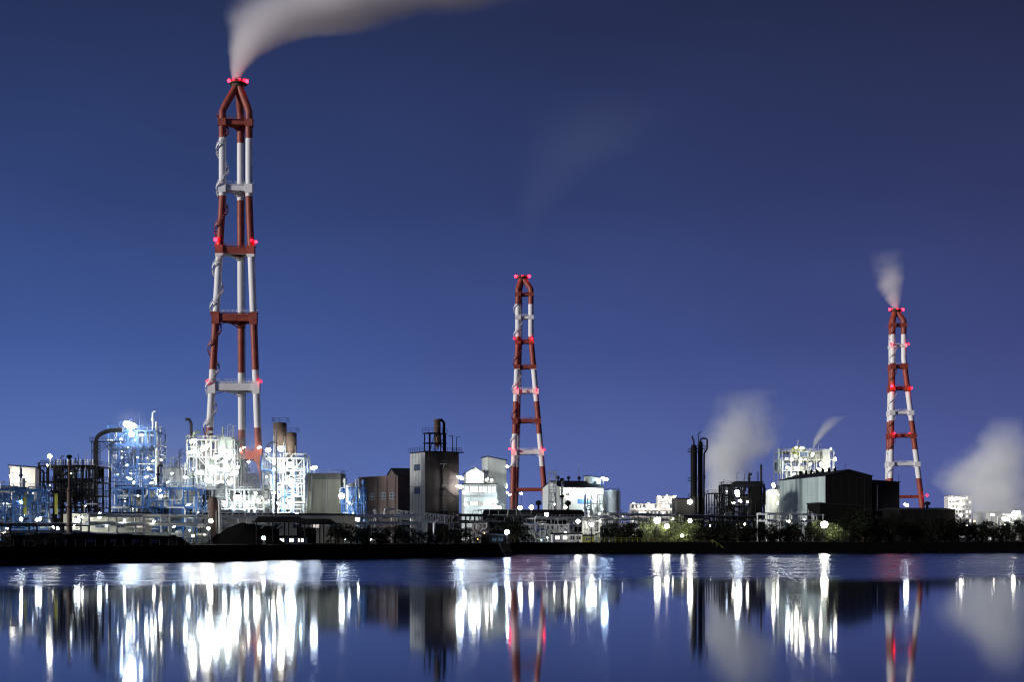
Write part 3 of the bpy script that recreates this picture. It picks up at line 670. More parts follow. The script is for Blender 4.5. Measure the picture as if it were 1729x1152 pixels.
# dark hopper and conveyor at far left
b = MB(); t = thing('conveyor', 'dark sloping conveyor gallery at the far left below the white building', 'conveyor', (at(20, HY, 345).x, 345, GZ))
b.tube([(-7, 0, 13.5), (1.2, 0, 13.2), (6.2, 0, 7.5)], .9, 8); b.build('gallery', M['dark'], t)
b = MB()
for x in (-6, -2, 1.5, 4.6): b.bar((x, -.8, 0), (x, -.8, 12.6 if x < 3 else 8.2), .3); b.bar((x, .8, 0), (x, .8, 12.6 if x < 3 else 8.2), .3); b.bar((x, -.8, 3), (x, .8, 8), .2)
b.build('trestle', M['dark'], t)
# slender black mast
t = thing('vent_stack', 'slender black vent stack with a flared cap at the left works', 'vent stack', (*at(117, HY, 300).xy, GZ))
b = MB(); b.tube([(0, 0, 0), (0, 0, 12), (0, 0, 12.2), (0, 0, zz(775, 300) - GZ)], [.62, .5, .22, .15], 10); b.build('stack', M['rust'], t)
b = MB(); zt = zz(772, 300) - GZ; b.lathe([(.12, zt - .6), (.62, zt), (.62, zt + .25), (.1, zt + .5)], n=12); b.build('cap', M['black'], t)
for z in (4, 8, 11.5):
    b = MB(); b.lathe([(.52, z), (.85, z), (.85, z + .15), (.5, z + .15)], n=12); b.build('flange', M['dark'], t)
# U2 black frame with translucent grid wall
t = steel_unit('black steel frame hall with a pale gridded screen wall', 68, 162, 786, 372, 13, (.32, .47, .62, .8, 1), 8, 2, M['black'], [M['dark'], M['grey'], M['black']], 22, panels=6, tops=5, vess=0, pipes=34, small=3, brace=.3)
w = t['w']; h = t['h']; b = MB(); sc = 372 / F
x0 = at(90, HY, 372).x - t.location.x; x1 = at(157, HY, 372).x - t.location.x; za = zz(845, 372) - GZ; zb = zz(808, 372) - GZ
b.box((x0, -4.6, za), (x1, -4.45, zb)); b.build('screen_panel', M['panel'], t); b = MB()
for k in range(14): x = x0 + (x1 - x0) * k / 13; b.box((x - .07, -4.9, za), (x + .07, -4.7, zb))
for k in range(7): z = za + (zb - za) * k / 6; b.box((x0, -4.93, z - .08), (x1, -4.68, z + .08))
b.build('screen_grid', M['black'], t)
for k in range(16):
    x = x0 + (x1 - x0) * (k + .4) / 16; b = MB(); rn = random.Random(k); L_ = rn.uniform(2.2, 4.6)
    b.tube([(x, -5.4, zb + 5.0), (x, -5.4, zb + 5.0 - L_ * .5), (x + rn.uniform(-.7, .7), -5.5, zb + 4.8 - L_)], .17, 7); b.build('hanging_pipe', rn.choice([M['grey'], M['dark'], M['silver']]), t)
lamps(t, 372, [(84, 771, 4.6, 'w', -2), (80, 786, 1.6, 'w', -2), (120, 800, 1.4, 'c', -1.6), (150, 826, 1.2, 'c', 6), (105, 826, 1.2, 'c', 6)])
x = at(84, HY, 370).x - t.location.x; b = MB(); b.bar((x, -8.2, h - 1.2), (x, -8.2, zz(772, 370) - GZ), .16); b.bar((x, -8.2, h - 1.2), (x, -6.4, h - 1.2), .16); b.build('lamp_mast', M['grey'], t)
# U3+U4 blue tall structure, gooseneck duct
t = steel_unit('tall blue steel reactor structure topped by the brightest floodlight', 186, 262, 727, 410, 12, (.3, .45, .58, .68, .80, .88, 1), 5, 2, M['blue'], [M['navy'], M['pale'], M['blue'], M['silver'], M['white']], 33, panels=10, tops=7, vess=9, pipes=70, small=30, vm=[M['pale'], M['white'], M['navy']])
h = t['h']; w = t['w']
for k in range(5):
    b = MB(); b.vessel(.95, 1.3, (-w * .36 + k * w * .19, -7.0, h * .84), 14, 'y'); b.build('drum', M['navy'], t)
b = MB(); b.tube([(w * .49, -4, h * .55), (w * .49, -4, h * 1.08)], .42, 10); b.build('vent_pipe', M['pale'], t)
lamps(t, 408, [(219, 718, 8.5, 'c', -2), (222, 734, 5.0, 'c', -2), (238, 735, 3.0, 'c', -2), (205, 742, 2.0, 'b', -1.5), (218, 808, 3.4, 'c', -2), (232, 772, 2, 'c', 2), (247, 806, 2.6, 'c', -2), (262, 810, 2.6, 'c', -2), (214, 786, 2.0, 'b', -2), (250, 790, 1.8, 'w', 3), (240, 752, 1.4, 'b', 5), (200, 765, 1.4, 'b', 4), (258, 779, 2.0, 'w', -2)])
bx_ = at(219, HY, 406).x - t.location.x; b = MB(); b.bar((bx_, -9, h - .2), (bx_, -9, zz(716, 406) - GZ), .2); b.bar((bx_, -9, h - .3), (bx_, -6, h - .3), .2); b.build('lamp_mast', M['grey'], t)
t = thing('gooseneck_duct', 'black gooseneck duct arching up to the blue reactor structure', 'duct', (at(162, HY, 405).x, 405, GZ))
sc = 405 / F; z0_ = zz(745, 405) - GZ; P_ = [(0, 0, 0), (0, 0, z0_ - 4), (0, 0, z0_)]
for a in range(15, 91, 15): P_.append((5.9 * (1 - math.cos(R(a))), 0, z0_ + 3.1 * math.sin(R(a))))
P_.append((7.6, 0, z0_ + 3.1)); b = MB(); b.tube(P_, .62, 12); b.build('duct_pipe', M['dark'], t)
b = MB()
for x in (-.9, .9):
    for y in (-.9, .9): b.bar((x, y, 0), (x, y, z0_), .2)
for k in range(9): z = z0_ * k / 9; b.bar((-.9, -.9, z), (.9, -.9, z + z0_ / 9), .12); b.bar((-.9, -.9, z), (.9, -.9, z), .12); b.bar((-.9, .9, z), (-.9, -.9, z), .12)
for s in (0, 1, 2): b.bar((.9, -.9, z0_ - 3.5 + s), (5.5 + s * .5, -.9, z0_ - .2), .14); b.bar((5 , -.9, z0_ - 3.5), (2.2, -.9, z0_ -.3), .14)
b.box((-1.4, -1.3, z0_ - .3), (8, 1.3, z0_ - .1)); b.build('duct_trestle', M['dark'], t)
railing(t, [(-1.4, 1.3), (-1.4, -1.3), (8, -1.3)], z0_ - .1, M['dark'])
# U5 wide blue table frame with lit tiled rooms
t = steel_unit('long blue table frame with pale tiled rooms showing through it', 196, 332, 824, 360, 10, (.32, .66, 1), 6, 2, M['blue'], [M['navy'], M['dark'], M['blue'], M['pale']], 44, panels=7, tops=7, vess=4, pipes=46, small=10, rails=True, vm=[M['pale'], M['grey']], brace=.1)
b = MB(); w = t['w']; h = t['h']; b.box((-w * .5 + 2, 1.5, h * .45), (w * .5 - 1, 1.8, h * .95)); b.build('tiled_wall', M['beige'], t)
b = MB()
for k in range(22): x = -w * .44 + k * w * .042; b.bar((x - .3, .6, h * .47), (x + .3, .6, h * .75), .13)
for z in (.55, .68, .8): b.box((-w * .45, .5, h * z), (w * .45, .7, h * z + .14))
b.build('tube_rack', M['grey'], t)
lamps(t, 358, [(313, 806, 4.0, 'c', 0), (318, 853, 3.2, 'c', -1), (271, 838, 3.2, 'w', 3), (235, 838, 2.4, 'w', 4), (226, 815, 2, 'c', 2), (300, 842, 2.2, 'w', 3.5), (256, 816, 2.4, 'c', 0)])
# U6 pale vessel cluster
t = steel_unit('cluster of pale round vessels beside the blue reactor structure', 264, 304, 790, 420, 9, (.45, .72, 1), 3, 2, M['grey'], [M['pale'], M['white'], M['blue']], 55, panels=2, tops=5, vess=0, pipes=26, small=8, rails=True)
w = t['w']; h = t['h']
for x, r_ in ((-w * .3, 1.5), (w * .05, 1.7), (w * .38, 1.35)):
    b = MB(); b.vessel(r_, h * .42, (x, -3.5, h * .55), 18); b.build('vessel', M['pale'], t)
    b = MB(); b.tube([(x, -3.5, h * .97), (x, -3.5, h * 1.12), (x + 1.2, -3.5, h * 1.14)], .16, 8); b.build('vent_pipe', M['pale'], t)
lamps(t, 418, [(272, 777, 2.0, 'w', -2), (290, 800, 1.6, 'c', -2), (283, 815, 2.0, 'c', -2)])
# U7 the brightest cluster round the first chimney's foot
t = steel_unit('dazzling white-lit furnace structure at the foot of the tallest chimney', 316, 396, 742, 455, 16, (.36, .52, .66, .83, 1), 5, 2, M['mid'], [M['mid'], M['pale'], M['grey'], M['green']], 66, panels=13, tops=9, vess=12, pipes=80, small=27, vm=[M['mid'], M['grey'], M['green']])
h = t['h']; w = t['w']
b = MB(); x = -w * .46; b.tube([(x, -5, h * .8), (x, -5, h * 1.16), (x - .6, -5, h * 1.2), (x - 1.8, -5, h * 1.2)], .5, 10); b.build('exhaust_pipe', M['dark'], t)
b = MB(); b.box((w * .18, -7.5, h * .84), (w * .44, -2, h * 1.02)); b.build('duct_box', M['green'], t)
b = MB(); b.box((-w * .32, -3, h * .56), (-w * .02, 2, h * .82)); b.build('casing', M['green'], t)
lamps(t, 452, [(326, 745, 5.2, 'w', -2), (324, 763, 5.0, 'c', -2), (345, 757, 7.0, 'w', -3), (352, 752, 3, 'w', -2), (365, 772, 5.6, 'c', -3), (385, 772, 6.2, 'c', -4), (356, 790, 6.5, 'w', -3), (352, 812, 5.0, 'c', -3), (374, 793, 6.0, 'c', -3), (395, 800, 7.0, 'w', -4), (372, 815, 5.0, 'c', -3), (388, 815, 5.0, 'w', -3), (338, 798, 3.6, 'c', -2), (402, 789, 3.2, 'c', -3)])
# U8 low white frame in front of it
t = steel_unit('low white pipe deck below the dazzling furnace structure', 330, 446, 826, 372, 10, (.33, .64, 1), 7, 2, M['mid'], [M['mid'], M['pale'], M['grey'], M['blue']], 77, panels=8, tops=8, vess=8, pipes=64, small=27, vm=[M['mid'], M['pale'], M['grey']], brace=.15)
b = MB(); w = t['w']; h = t['h']; b.box((-w * .5 + 1, 2, h * .3), (w * .5 - 1, 2.3, h * .95)); b.build('back_wall', M['concrete'], t)
lamps(t, 370, [(401, 840, 6.0, 'c', -1), (380, 853, 3.6, 'c', -1), (416, 852, 4.4, 'c', -1), (436, 846, 3.2, 'w', -1), (392, 856, 2.6, 'b', -1), (345, 842, 2.2, 'w', 3), (365, 846, 2.2, 'w', 3), (430, 860, 3.2, 'c', -1), (432, 834, 2.2, 'w', 2)])
# dark vertical vessel
t = thing('filter_vessel', 'dark upright round vessel with a top neck before the white pipe deck', 'vessel', (*at(360, HY, 338).xy, GZ))
zt = zz(838, 338) - GZ; b = MB(); b.vessel(1.15, zt * .52, (0, 0, zt * .42), 22); b.build('vessel_body', M['rust'], t)
b = MB(); b.lathe([(.35, zt * .12), (.95, zt * .34), (1.12, zt * .44)], n=18); b.build('cone', M['rust'], t)
b = MB(); b.tube([(0, 0, zt * .98), (0, 0, zt + 1.4)], .42, 12); b.build('neck', M['grey'], t)
for a in range(4):
    b = MB(); x, y = 1.2 * math.cos(a * math.pi / 2 + .8), 1.2 * math.sin(a * math.pi / 2 + .8); b.bar((x, y, 0), (x, y, zt * .7), .18); b.build('leg', M['grey'], t)
b = MB(); b.tube([(1.6, -.5, .3), (1.6, -.5, zt * .9), (.9, -.3, zt * .95)], .28, 8); b.build('pipe', M['pale'], t)
# U9 right-hand bright tower with brown hoppers
t = steel_unit('bright white process tower right of the tallest chimney with two brown hoppers', 444, 513, 773, 425, 13, (.24, .4, .55, .7, .85, 1), 4, 2, M['mid'], [M['mid'], M['pale'], M['grey'], M['blue']], 88, panels=10, tops=5, vess=10, pipes=66, small=27, vm=[M['mid'], M['grey'], M['blue']])
h = t['h']; w = t['w']; sc = 425 / F
for (pa, pb, yt, yb_) in ((458, 481, 713, 742), (479, 498, 730, 758)):
    x0 = at(pa, HY, 425).x - t.location.x; x1 = at(pb, HY, 425).x - t.location.x; za = zz(yb_, 425) - GZ; zb = zz(yt, 425) - GZ; xm = (x0 + x1) / 2
    b = MB(); b.lathe([((x1 - x0) * .12, za - 3.2), ((x1 - x0) * .5, za), ((x1 - x0) * .5, zb), (.1, zb + .3)], c=(xm, -3, 0), n=18); hp = b.build('hopper', M['rust'], t)
    b = MB()
    for a in (-.42, .42):
        for y in (-4.2, -1.8): b.bar((xm + (x1 - x0) * a, y, h), (xm + (x1 - x0) * a, y, za + 1), .2)
    b.build('hopper_stand', M['grey'], hp)
    railing(t, [(x0, -1), (x0, -5.2), (x1 + .4, -5.2), (x1 + .4, -1)], zb, M['dark'], 1.4)
b = MB(); x = at(449, HY, 425).x - t.location.x; z = zz(757, 425) - GZ
b.tube([(x, -5, h), (x, -5, z), (x + .5, -5, z + 1.2), (x + 1.5, -5, z + 1.7), (x + 3, -5, z + 1.8)], .25, 8); b.build('pipe', M['dark'], t)
lamps(t, 424, [(453, 760, 5.0, 'c', -3), (474, 758, 5.4, 'w', -3), (463, 779, 4.2, 'c', -2), (490, 785, 7.4, 'c', -2), (481, 790, 3, 'w', -2), (492, 815, 7.4, 'c', -2), (475, 824, 5.0, 'c', -2), (489, 846, 7.0, 'c', -2), (462, 832, 4.4, 'w', -2), (452, 848, 3.6, 'c', -2), (496, 836, 3.4, 'c', -2), (508, 800, 2.4, 'b', -2), (450, 806, 2, 'c', -2), (470, 850, 3.6, 'w', -2)])
t = thing('lamp_post', 'very tall slim grey lamp post standing in front of the bright process tower', 'lamp post', (*at(466, HY, 385).xy, GZ))
zt = zz(727, 385) - GZ; b = MB(); b.tube([(0, 0, 0), (0, 0, zt * .6), (0, 0, zt)], [.32, .24, .14], 10); b.build('pole', M['grey'], t)
b = MB(); b.bar((-.9, 0, zt), (.5, 0, zt), .18); b.build('lamp_arm', M['grey'], t)
# green-blue framed vessel tower between
t = steel_unit('dark blue-green lattice of pipes between the chimney legs', 402, 430, 800, 480, 8, (.4, .5, .6, .7, .8, .9, 1), 4, 2, M['navy'], [M['navy'], M['grey'], M['green']], 99, panels=3, tops=6, vess=3, pipes=22, small=1)
# long beige building
t, h = block('long low beige building behind the foreground pipe rack', 112, 352, 22, 74, 9, 868, M['beige'], roof='flat')
for k in range(14):
    window(t, 'r', 3 + k * 5, h * .62, 2.2, 1.3, M['glass'] if k % 3 else E_dimwin)
lamps(t, 346, [(130, 879, 5.6, 'c', 0), (136, 873, 3.6, 'w', 0), (168, 871, 5.0, 'c', 2), (125, 888, 2.6, 'w', -2)])
# olive box building
t, h = block('flat-roofed olive corrugated box building right of the bright tower', 501, 430, 0, 13.3, 12, 802, M['olive'], roofm=M['olivedk'])
b = MB(); b.box((.02, -.06, h - 5.0), (4.6, -.003, h - .02)); b.build('dark_panel', M['olivedk'], t)
b = MB(); b.box((4.62, -.06, h - 1.4), (13.28, -.003, h - .02)); b.build('dark_panel', M['olivedk'], t)
railing(t, [(0, 11), (0, .3), (13.3, .3), (13.3, 11)], h + .45, M['grey'])
for x in (4.6, 9.2):
    b = MB(); b.box((x - .08, -.16, .2), (x + .08, -.07, h - .2)); b.build('downpipe', M['grey'], t)
x = 5.2; b = MB(); b.bar((x, 1, h + .4), (x, 1, zz(790, 430) - GZ), .14); b.build('lamp_mast', M['grey'], t)
bulb(t, at(530, 790, 431), 5.0 * 430 / F, 'c'); 
# blue frame with domed tank
t = steel_unit('blue steel frame holding a pale domed tank beside the olive building', 577, 614, 823, 420, 8, (.45, .72, 1), 3, 2, M['blue'], [M['blue'], M['pale'], M['silver']], 101, panels=2, tops=3, vess=1, pipes=18, small=3, decks=False, rails=False)
h = t['h']; b = MB(); b.vessel(2.0, h * .36, (-.6, 0, h * .62), 22, dome=.9); b.build('tank', M['silver'], t)
b = MB(); b.tube([(.6, -2, h * .9), (.9, -2, h * 1.14), (1.6, -2, h * 1.16), (1.9, -2, h * .8)], .3, 8); b.build('pipe', M['silver'], t)
lamps(t, 418, [(577, 838, 6.5, 'c', -3), (604, 876, 6.0, 'w', -8), (590, 850, 2, 'c', -2)])

# ------------------------------------------------------------------ middle: factory blocks
t, h = block('reddish brown ribbed factory hall with three grey windows', 672, 470, 41, 15, 22.5, 805, M['brown'], roofm=M['brown'])
for u, pane in ((3.4, M['glass']), (8.2, M['glass']), (14.6, M['glass'])):
    window(t, 'l', u, zz(838, 474) - GZ, 2.6, 2.1, E_dimwin if u == 20 else M['glass'], M['grey'], nx=3, ny=2)
b = MB(); b.tube([(9, -.35, 7), (12.5, -.35, 10), (14.5, -.35, 10.6)], .22, 8); b.build('pipe', M['grey'], t)
for z in (.35, .68):
    b = MB(); b.box((-.07, .05, h * z - .06), (-.003, 22.4, h * z + .06)); b.build('seam', M['dark'], t)
for y in (1.2, 6, 11.3, 17.5, 20.5):
    b = MB(); b.box((-.16, y - .07, .1), (-.075, y + .07, h - .2)); b.build('downpipe', M['dark'], t)
b = MB(); b.box((-.12, 9.6, .02), (-.08, 13, 4.2)); b.build('door', M['grey'], t)
t, h = block('brown gabled roof block rising behind the reddish brown hall', 671, 498, 20, 13, 15, 805, M['brown'], roof='gable', rise=3.0, roofm=M['roof'])
# brown tower
t, h = block('tall brown flat-roofed tower building with a hopper rig on top', 718, 450, 29.7, 12, 11, 764, M['tower'], roofm=M['dark'])
b = MB(); b.box((-.10, .02, .02), (-.004, 10.98, h - .02)); b.build('lit_wall_panel', M['grey'], t)  # left face greyer than the brown: its brighter light painted on
for y_, (za) in ((5.6, 790), (5.6, 829)):
    f = window(t, 'l', y_, zz(za, 455) - GZ, 4.2, 1.9, M['glass'], M['dark'], nx=3); f.location.x = -.1
for y in (2.2, 4.4, 6.6, 8.8):
    b = MB(); b.box((-.15, y - .05, .1), (-.105, y + .05, h - .1)); b.build('seam', M['dark'], t)
for z in (h * .3, h * .62):
    b = MB(); b.box((-.16, .05, z - .06), (-.103, 10.9, z + .06)); b.build('seam', M['dark'], t)
for z in (.16, .34, .52, .7, .88):
    b = MB(); b.box((.05, -.07, h * z - .06), (11.95, -.003, h * z + .06)); b.build('seam', M['dark'], t)
for k, py in enumerate((784, 824, 862)):
    z = zz(py, 453) - GZ; b = MB(); b.box((5.2, -1.3, z), (7.2, -.005, z + .12)); b.bar((6.2, -1.2, z), (6.2, -.02, z - 1.6), .16); b.box((5.2, -1.3, z + .9), (7.2, -1.22, z + 1.0)); b.box((5.2, -1.3, z + .45), (7.2, -1.22, z + .52))
    b.build('landing', M['grey'], t)
    b = MB(); b.bar((6.4, -.1, z), (11.9, -.1, z - 3.4 if k != 1 else z - 3.6), .12); b.bar((6.4, -.1, z), (11.9, -.1, z + 4.0), .08); b.build('brace_pipe', M['dark'], t)
b = MB(); b.bar((6.0, -.12, .2), (6.0, -.12, h - .5), .14); b.build('downpipe', M['dark'], t)
railing(t, [(-.6, 11.4), (-.6, -.6), (12.6, -.6), (12.6, 6)], h + .46, M['dark'], 1.2)
b = MB(); b.box((-.7, -.7, h + .1), (13.4, .2, h + .44)); b.build('roof_walkway', M['dark'], t)
b = MB()
for x in (2.2, 4.2, 8.0):
    for y in (1.5, 5.0): b.bar((x, y, h), (x, y, h + 6.3), .28)
for z in (h + 3, h + 6.2):
    b.box((1.6, 1.2, z), (8.4, 5.3, z + .25))
b.bar((2.2, 1.5, h), (4.2, 1.5, h + 6), .16); b.bar((4.2, 1.5, h), (8, 1.5, h + 6), .16); b.bar((8, 1.5, h), (4.2, 1.5, h + 6), .16); b.build('rig_frame', M['black'], t)
railing(t, [(1.6, 5.3), (1.6, 1.2), (8.4, 1.2)], h + 6.45, M['black'], 1.5)
b = MB(); b.lathe([(.3, h + 1.6), (1.05, h + 4), (1.05, h + 10.6), (1.15, h + 10.6), (1.15, h + 10.9), (.1, h + 10.9)], c=(5.8, 3, 0), n=16); b.build('hopper', M['rust'], t)
b = MB(); b.tube([(5.8, 3, h + 10.6), (7.4, 3, h + 10.7), (8.2, 3, h + 9.8), (8.2, 3, h + 3), (8.2, 3, h + .5)], .45, 8); b.build('duct_pipe', M['black'], t)
b = MB(); b.bar((11.4, .5, h + .4), (11.4, .5, h + 5.2), .14); b.bar((11.4, .5, h + 5.2), (13, .5, h + 5.4), .12); b.build('lamp_mast', M['dark'], t)
b = MB(); b.bar((10, .5, h + .4), (10, .5, h + 5.6), .2); b.bar((8.6, .5, h + 5.6), (10, .5, h + 5.6), .2); b.build('vent_pipe', M['dark'], t)
lamps(t, 456, [(777, 807, 4.6, 'c', -2), (776, 822, 5.5, 'c', -2)])
# white complex
t, h = block('pale white factory tower with a dark sloping roof left of the middle chimney', 824, 600, 14, 8.0, 12, 778, M['clad'], roof='mono', rise=1.6)
window(t, 'l', 6, h - 4, 1.2, 1.2, M['glass'])
lamps(t, 604, [(854, 787, 4.4, 'c', 0), (853, 820, 4.6, 'c', 0), (850, 845, 4.2, 'c', 0), (856, 832, 2, 'w', 2)])
t, h = block('glaring white gabled bay standing on the white factory building', 787, 594, 6, 7.4, 14, 799, M['clad'], roof='gable', rise=2.3, roof_axis='y')
window(t, 'r', 3.7, h - 3.2, 4.6, 5.0, E_win, M['pale'], nx=3, ny=3)
lamps(t, 592, [(800, 800, 3.6, 'w', -2), (794, 808, 3, 'c', -2), (808, 808, 3, 'c', -2)])
t, h = block('lower white factory building with bands of lit windows beside the brown tower', 784, 588, 6, 13.6, 16, 818, M['clad'])
for i in range(7): window(t, 'r', 1.2 + i * 1.85, zz(827, 588) - GZ, 1.5, 2.4, E_win, M['grey'], nx=2, ny=2)
for i in range(7): window(t, 'r', 1.2 + i * 1.85, zz(851, 588) - GZ, 1.5, 1.5, E_win if i % 3 else E_dimwin, M['grey'], nx=2)
b = MB(); b.box((.3, -.5, h * .44), (13.3, -.003, h * .46)); b.box((.3, -.55, h * .78), (13.3, -.003, h * .79)); b.build('ledge', M['grey'], t)
railing(t, [(0, 3), (0, .2), (13.6, .2), (13.6, 3)], h + .45, M['grey'])
lamps(t, 586, [(822, 810, 2.2, 'w', 3), (830, 811, 2, 'w', 3), (836, 847, 4.0, 'b', -2), (842, 857, 3.8, 'c', -2), (783, 832, 3.4, 'c', -3), (786, 852, 2.6, 'c', -2)])
# pale factory with dark roof, sheds, vents
t, h = block('pale green-white factory hall with a long dark roof and rooftop vents', 945, 640, 24, 22.4, 18, 823, M['clad'], roof='gable', rise=3.0)
for k in range(4):
    x = 3 + k * 5.4; b = MB(); b.lathe([(.3, h + 2.4), (.3, h + 4), (.8, h + 4.2), (.8, h + 5.0), (.2, h + 5.5)], c=(x, 8, 0), n=12); b.build('roof_vent', M['dark'], t)
b = MB(); b.box((9, -.05, h - 7.4), (16, -.004, h - 5.2)); b.build('blue_panel', M['blue'], t)
for u in (4, 7, 13, 18): window(t, 'r', u, h - 3.2, 1.5, 1.2, E_win if u == 7 else M['glass'], M['grey'])
window(t, 'l', 5, h - 3.2, 1.5, 1.2, M['glass'], M['grey'])
b = MB(); b.bar((14, 9, h + 2.8), (14, 9, h + 13), .12); b.build('antenna', M['grey'], t)
lamps(t, 642, [(1000, 835, 7.0, 'c', 2), (991, 834, 4, 'c', 2), (967, 829, 3.2, 'w', -3), (1006, 842, 3, 'c', 2)])
t, h = block('small pale stair tower with a dark sloping roof on the green-white factory', 995, 652, 20, 5.6, 6, 808, M['clad'], roof='mono', rise=.9)
window(t, 'r', 2.8, h - 2, 1.4, 1.2, M['glass']); b = MB(); b.bar((6.6, -.6, h - 6), (6.6, -.6, h - .5), .18); b.build('lamp_mast', M['grey'], t)
bulb(t, at(1021, 809, 652), 4.6 * 652 / F, 'b')
t = thing('storage_tank', 'grey ribbed round tank at the right end of the green-white factory', 'tank', (*at(1033, HY, 655).xy, GZ))
b = MB(); zt = zz(830, 655) - GZ; rr_ = 13.5 * 655 / F; b.lathe([(rr_, 0), (rr_, zt), (rr_ * .97, zt + .2), (.1, zt + .8)], n=32); b.build('tank_shell', M['grey'], t)
b = MB()
for k in range(12): z = k * zt / 12; b.bar((rr_ + .2, -1, z), (rr_ + .2, -1, z + zt / 12), .1); b.bar((rr_ + .2, -1.5, z), (rr_ + .2, -1.5, z + zt / 12), .1); b.bar((rr_ + .2, -1, z), (rr_ + .2, -1.5, z), .08)
b.build('ladder', M['dark'], t)
railing(t, [(rr_ * math.cos(a * .52), rr_ * math.sin(a * .52)) for a in range(13)], zt, M['dark'], 1.3)
t = steel_unit('white lattice scaffold with lamps against the green-white factory end', 988, 1020, 835, 618, 6, (.3, .55, .8, 1), 3, 1, M['pale'], [M['pale'], M['blue']], 121, vess=1, pipes=14, small=4)
t = steel_unit('tall slim lattice pipe tower before the green-white factory', 927, 939, 797, 630, 3.2, (.14, .28, .42, .56, .7, .85, 1), 1, 1, M['grey'], [M['grey'], M['green']], 122, vess=0, pipes=5, brace=1, stair=False)
t = thing('vent_stack', 'two-collared slim grey vent stack beside the lattice pipe tower', 'vent stack', (*at(949, HY, 628).xy, GZ))
zt = zz(808, 628) - GZ; b = MB(); b.tube([(0, 0, 0), (0, 0, zt)], .45, 10); b.build('stack', M['grey'], t)
b = MB()
for f in (.7, .97): b.lathe([(.45, zt * f - .5), (1.1, zt * f), (1.1, zt * f + .5), (.4, zt * f + .9)], n=12)
b.build('collar', M['dark'], t)
# dark round-roofed sheds in front
t = thing('arched_shed', 'long low dark arched shed in front of the middle chimney', 'shed', (at(818, HY, 520).x, 520, GZ), R(8))
b = MB(); Lx = 36; prof = [(-7 * math.cos(R(a)), 8.4 + 3.2 * math.sin(R(a))) for a in range(0, 181, 20)]; prof = [(-7, 0)] + prof + [(7, 0)]
vs = [(0, y, z) for y, z in prof] + [(Lx, y, z) for y, z in prof]; n = len(prof)
b.add(vs, [tuple(range(n)), tuple(range(n, 2 * n))[::-1]] + [(i, i + n, i + 1 + n, i + 1) for i in range(n - 1)]); b.build('shed_shell', M['darkclad'], t)
for x in (20, 31):
    b = MB(); b.lathe([(.4, 11.2), (.4, 13.2), (1.1, 13.4), (1.1, 14.4), (.3, 15)], c=(x, 0, 0), n=12); b.build('roof_vent', M['black'], t)
# apartment blocks far off
def flats(label, px0, px1, ytop, D, floors, bays, lit, wall, lampk=None):
    w = (px1 - px0) * D / F; t, h = block(label, px0, D, 0, w, 14, ytop, wall, name='apartment_block', cat='apartment block')
    rn = random.Random(px0); fh = h / floors
    for i in range(floors):
        b = MB(); z = fh * i; b.box((.2, -1.2, z), (w - .2, -.005, z + .2)); b.box((.2, -1.2, z + .25), (w - .2, -1.1, z + 1.1)); b.build('balcony', wall, t)
        for k in range(bays):
            if rn.random() < .9: window(t, 'r', w * (k + .5) / bays, z + fh * .62, w / bays * .55, fh * .5, E_win if rn.random() < lit else M['glass'], M['grey'], nx=2)
    return t
t = flats('long white lit apartment block far beyond the pipe racks', 1065, 1142, 851, 1500, 5, 12, .35, M['plaster'])
for k in range(9): bulb(t, at(1070 + k * 8.4, 850 + (k % 3) * 5, 1494), .7, 'w')
t = flats('upper white stepped apartment wing with a mast on its roof', 1110, 1141, 838, 1522, 8, 5, .5, M['plaster'])
for k in range(5): bulb(t, at(1112 + k * 7, 838 + (k % 2) * 6, 1516), .7, 'w')
t = flats('tall apartment block with pale balconies beside the right steam cloud', 1601, 1641, 838, 1450, 9, 7, .3, M['plaster'])
for k in range(14): bulb(t, at(1603 + (k % 5) * 6, 842 + (k // 5) * 9, 1446), .55, 'w')
# grey-blue shed left of the columns
t, h = block('plain blue-grey shed behind the left black column', 1143, 640, 4, 12, 12, 843, M['olivedk'])
# ------------------------------------------------------------------ twin distillation columns
def column(label, px, r_px, ytop, D, seed, loop):
    t = thing('distillation_column', label, 'distillation column', (*at(px, HY, D).xy, GZ), 0, 'black twin columns'); sc = D / F; r = r_px * sc; h = zz(ytop, D) - GZ
    b = MB(); b.lathe([(r * 1.15, 0), (r * 1.15, h * .08), (r, h * .1), (r, h * .55), (r * .98, h * .56), (r * .98, h - r), (r * .75, h - r * .35), (r * .3, h), (.1, h + .1)], n=24); b.build('column_shell', M['black'], t)
    for f in (.22, .45, .62, .92):
        b = MB(); z = h * f; b.lathe([(r, z), (r + 1.1, z), (r + 1.1, z + .15), (r, z + .15)], n=20)
        for k in range(10): a = k * .628; b.bar(((r + 1.05) * math.cos(a), (r + 1.05) * math.sin(a), z), ((r + 1.05) * math.cos(a), (r + 1.05) * math.sin(a), z + 1.3), .1)
        b.lathe([(r + 1.02, z + 1.25), (r + 1.1, z + 1.25), (r + 1.1, z + 1.35), (r + 1.02, z + 1.35), (r + 1.02, z + 1.25)], n=20); b.build('platform', M['dark'], t)
    b = MB(); x = r + .5
    for yy in (-.3, .3): b.bar((x, yy, 0), (x, yy, h * .92), .1)
    for k in range(60): b.bar((x, -.3, h * .92 * k / 60), (x, .3, h * .92 * k / 60), .07)
    b.build('ladder', M['dark'], t)
    b = MB(); b.tube(loop(r, h), .35, 9); b.build('overhead_pipe', M['dark'], t)
    return t
column('thicker left black distillation column with platforms', 1171.5, 5.6, 751, 560, 1, lambda r, h: [(0, 0, h - .2), (0, 0, h + 1.5), (-.5, 0, h + 2.4), (-.6, 0, h + 3.4)])
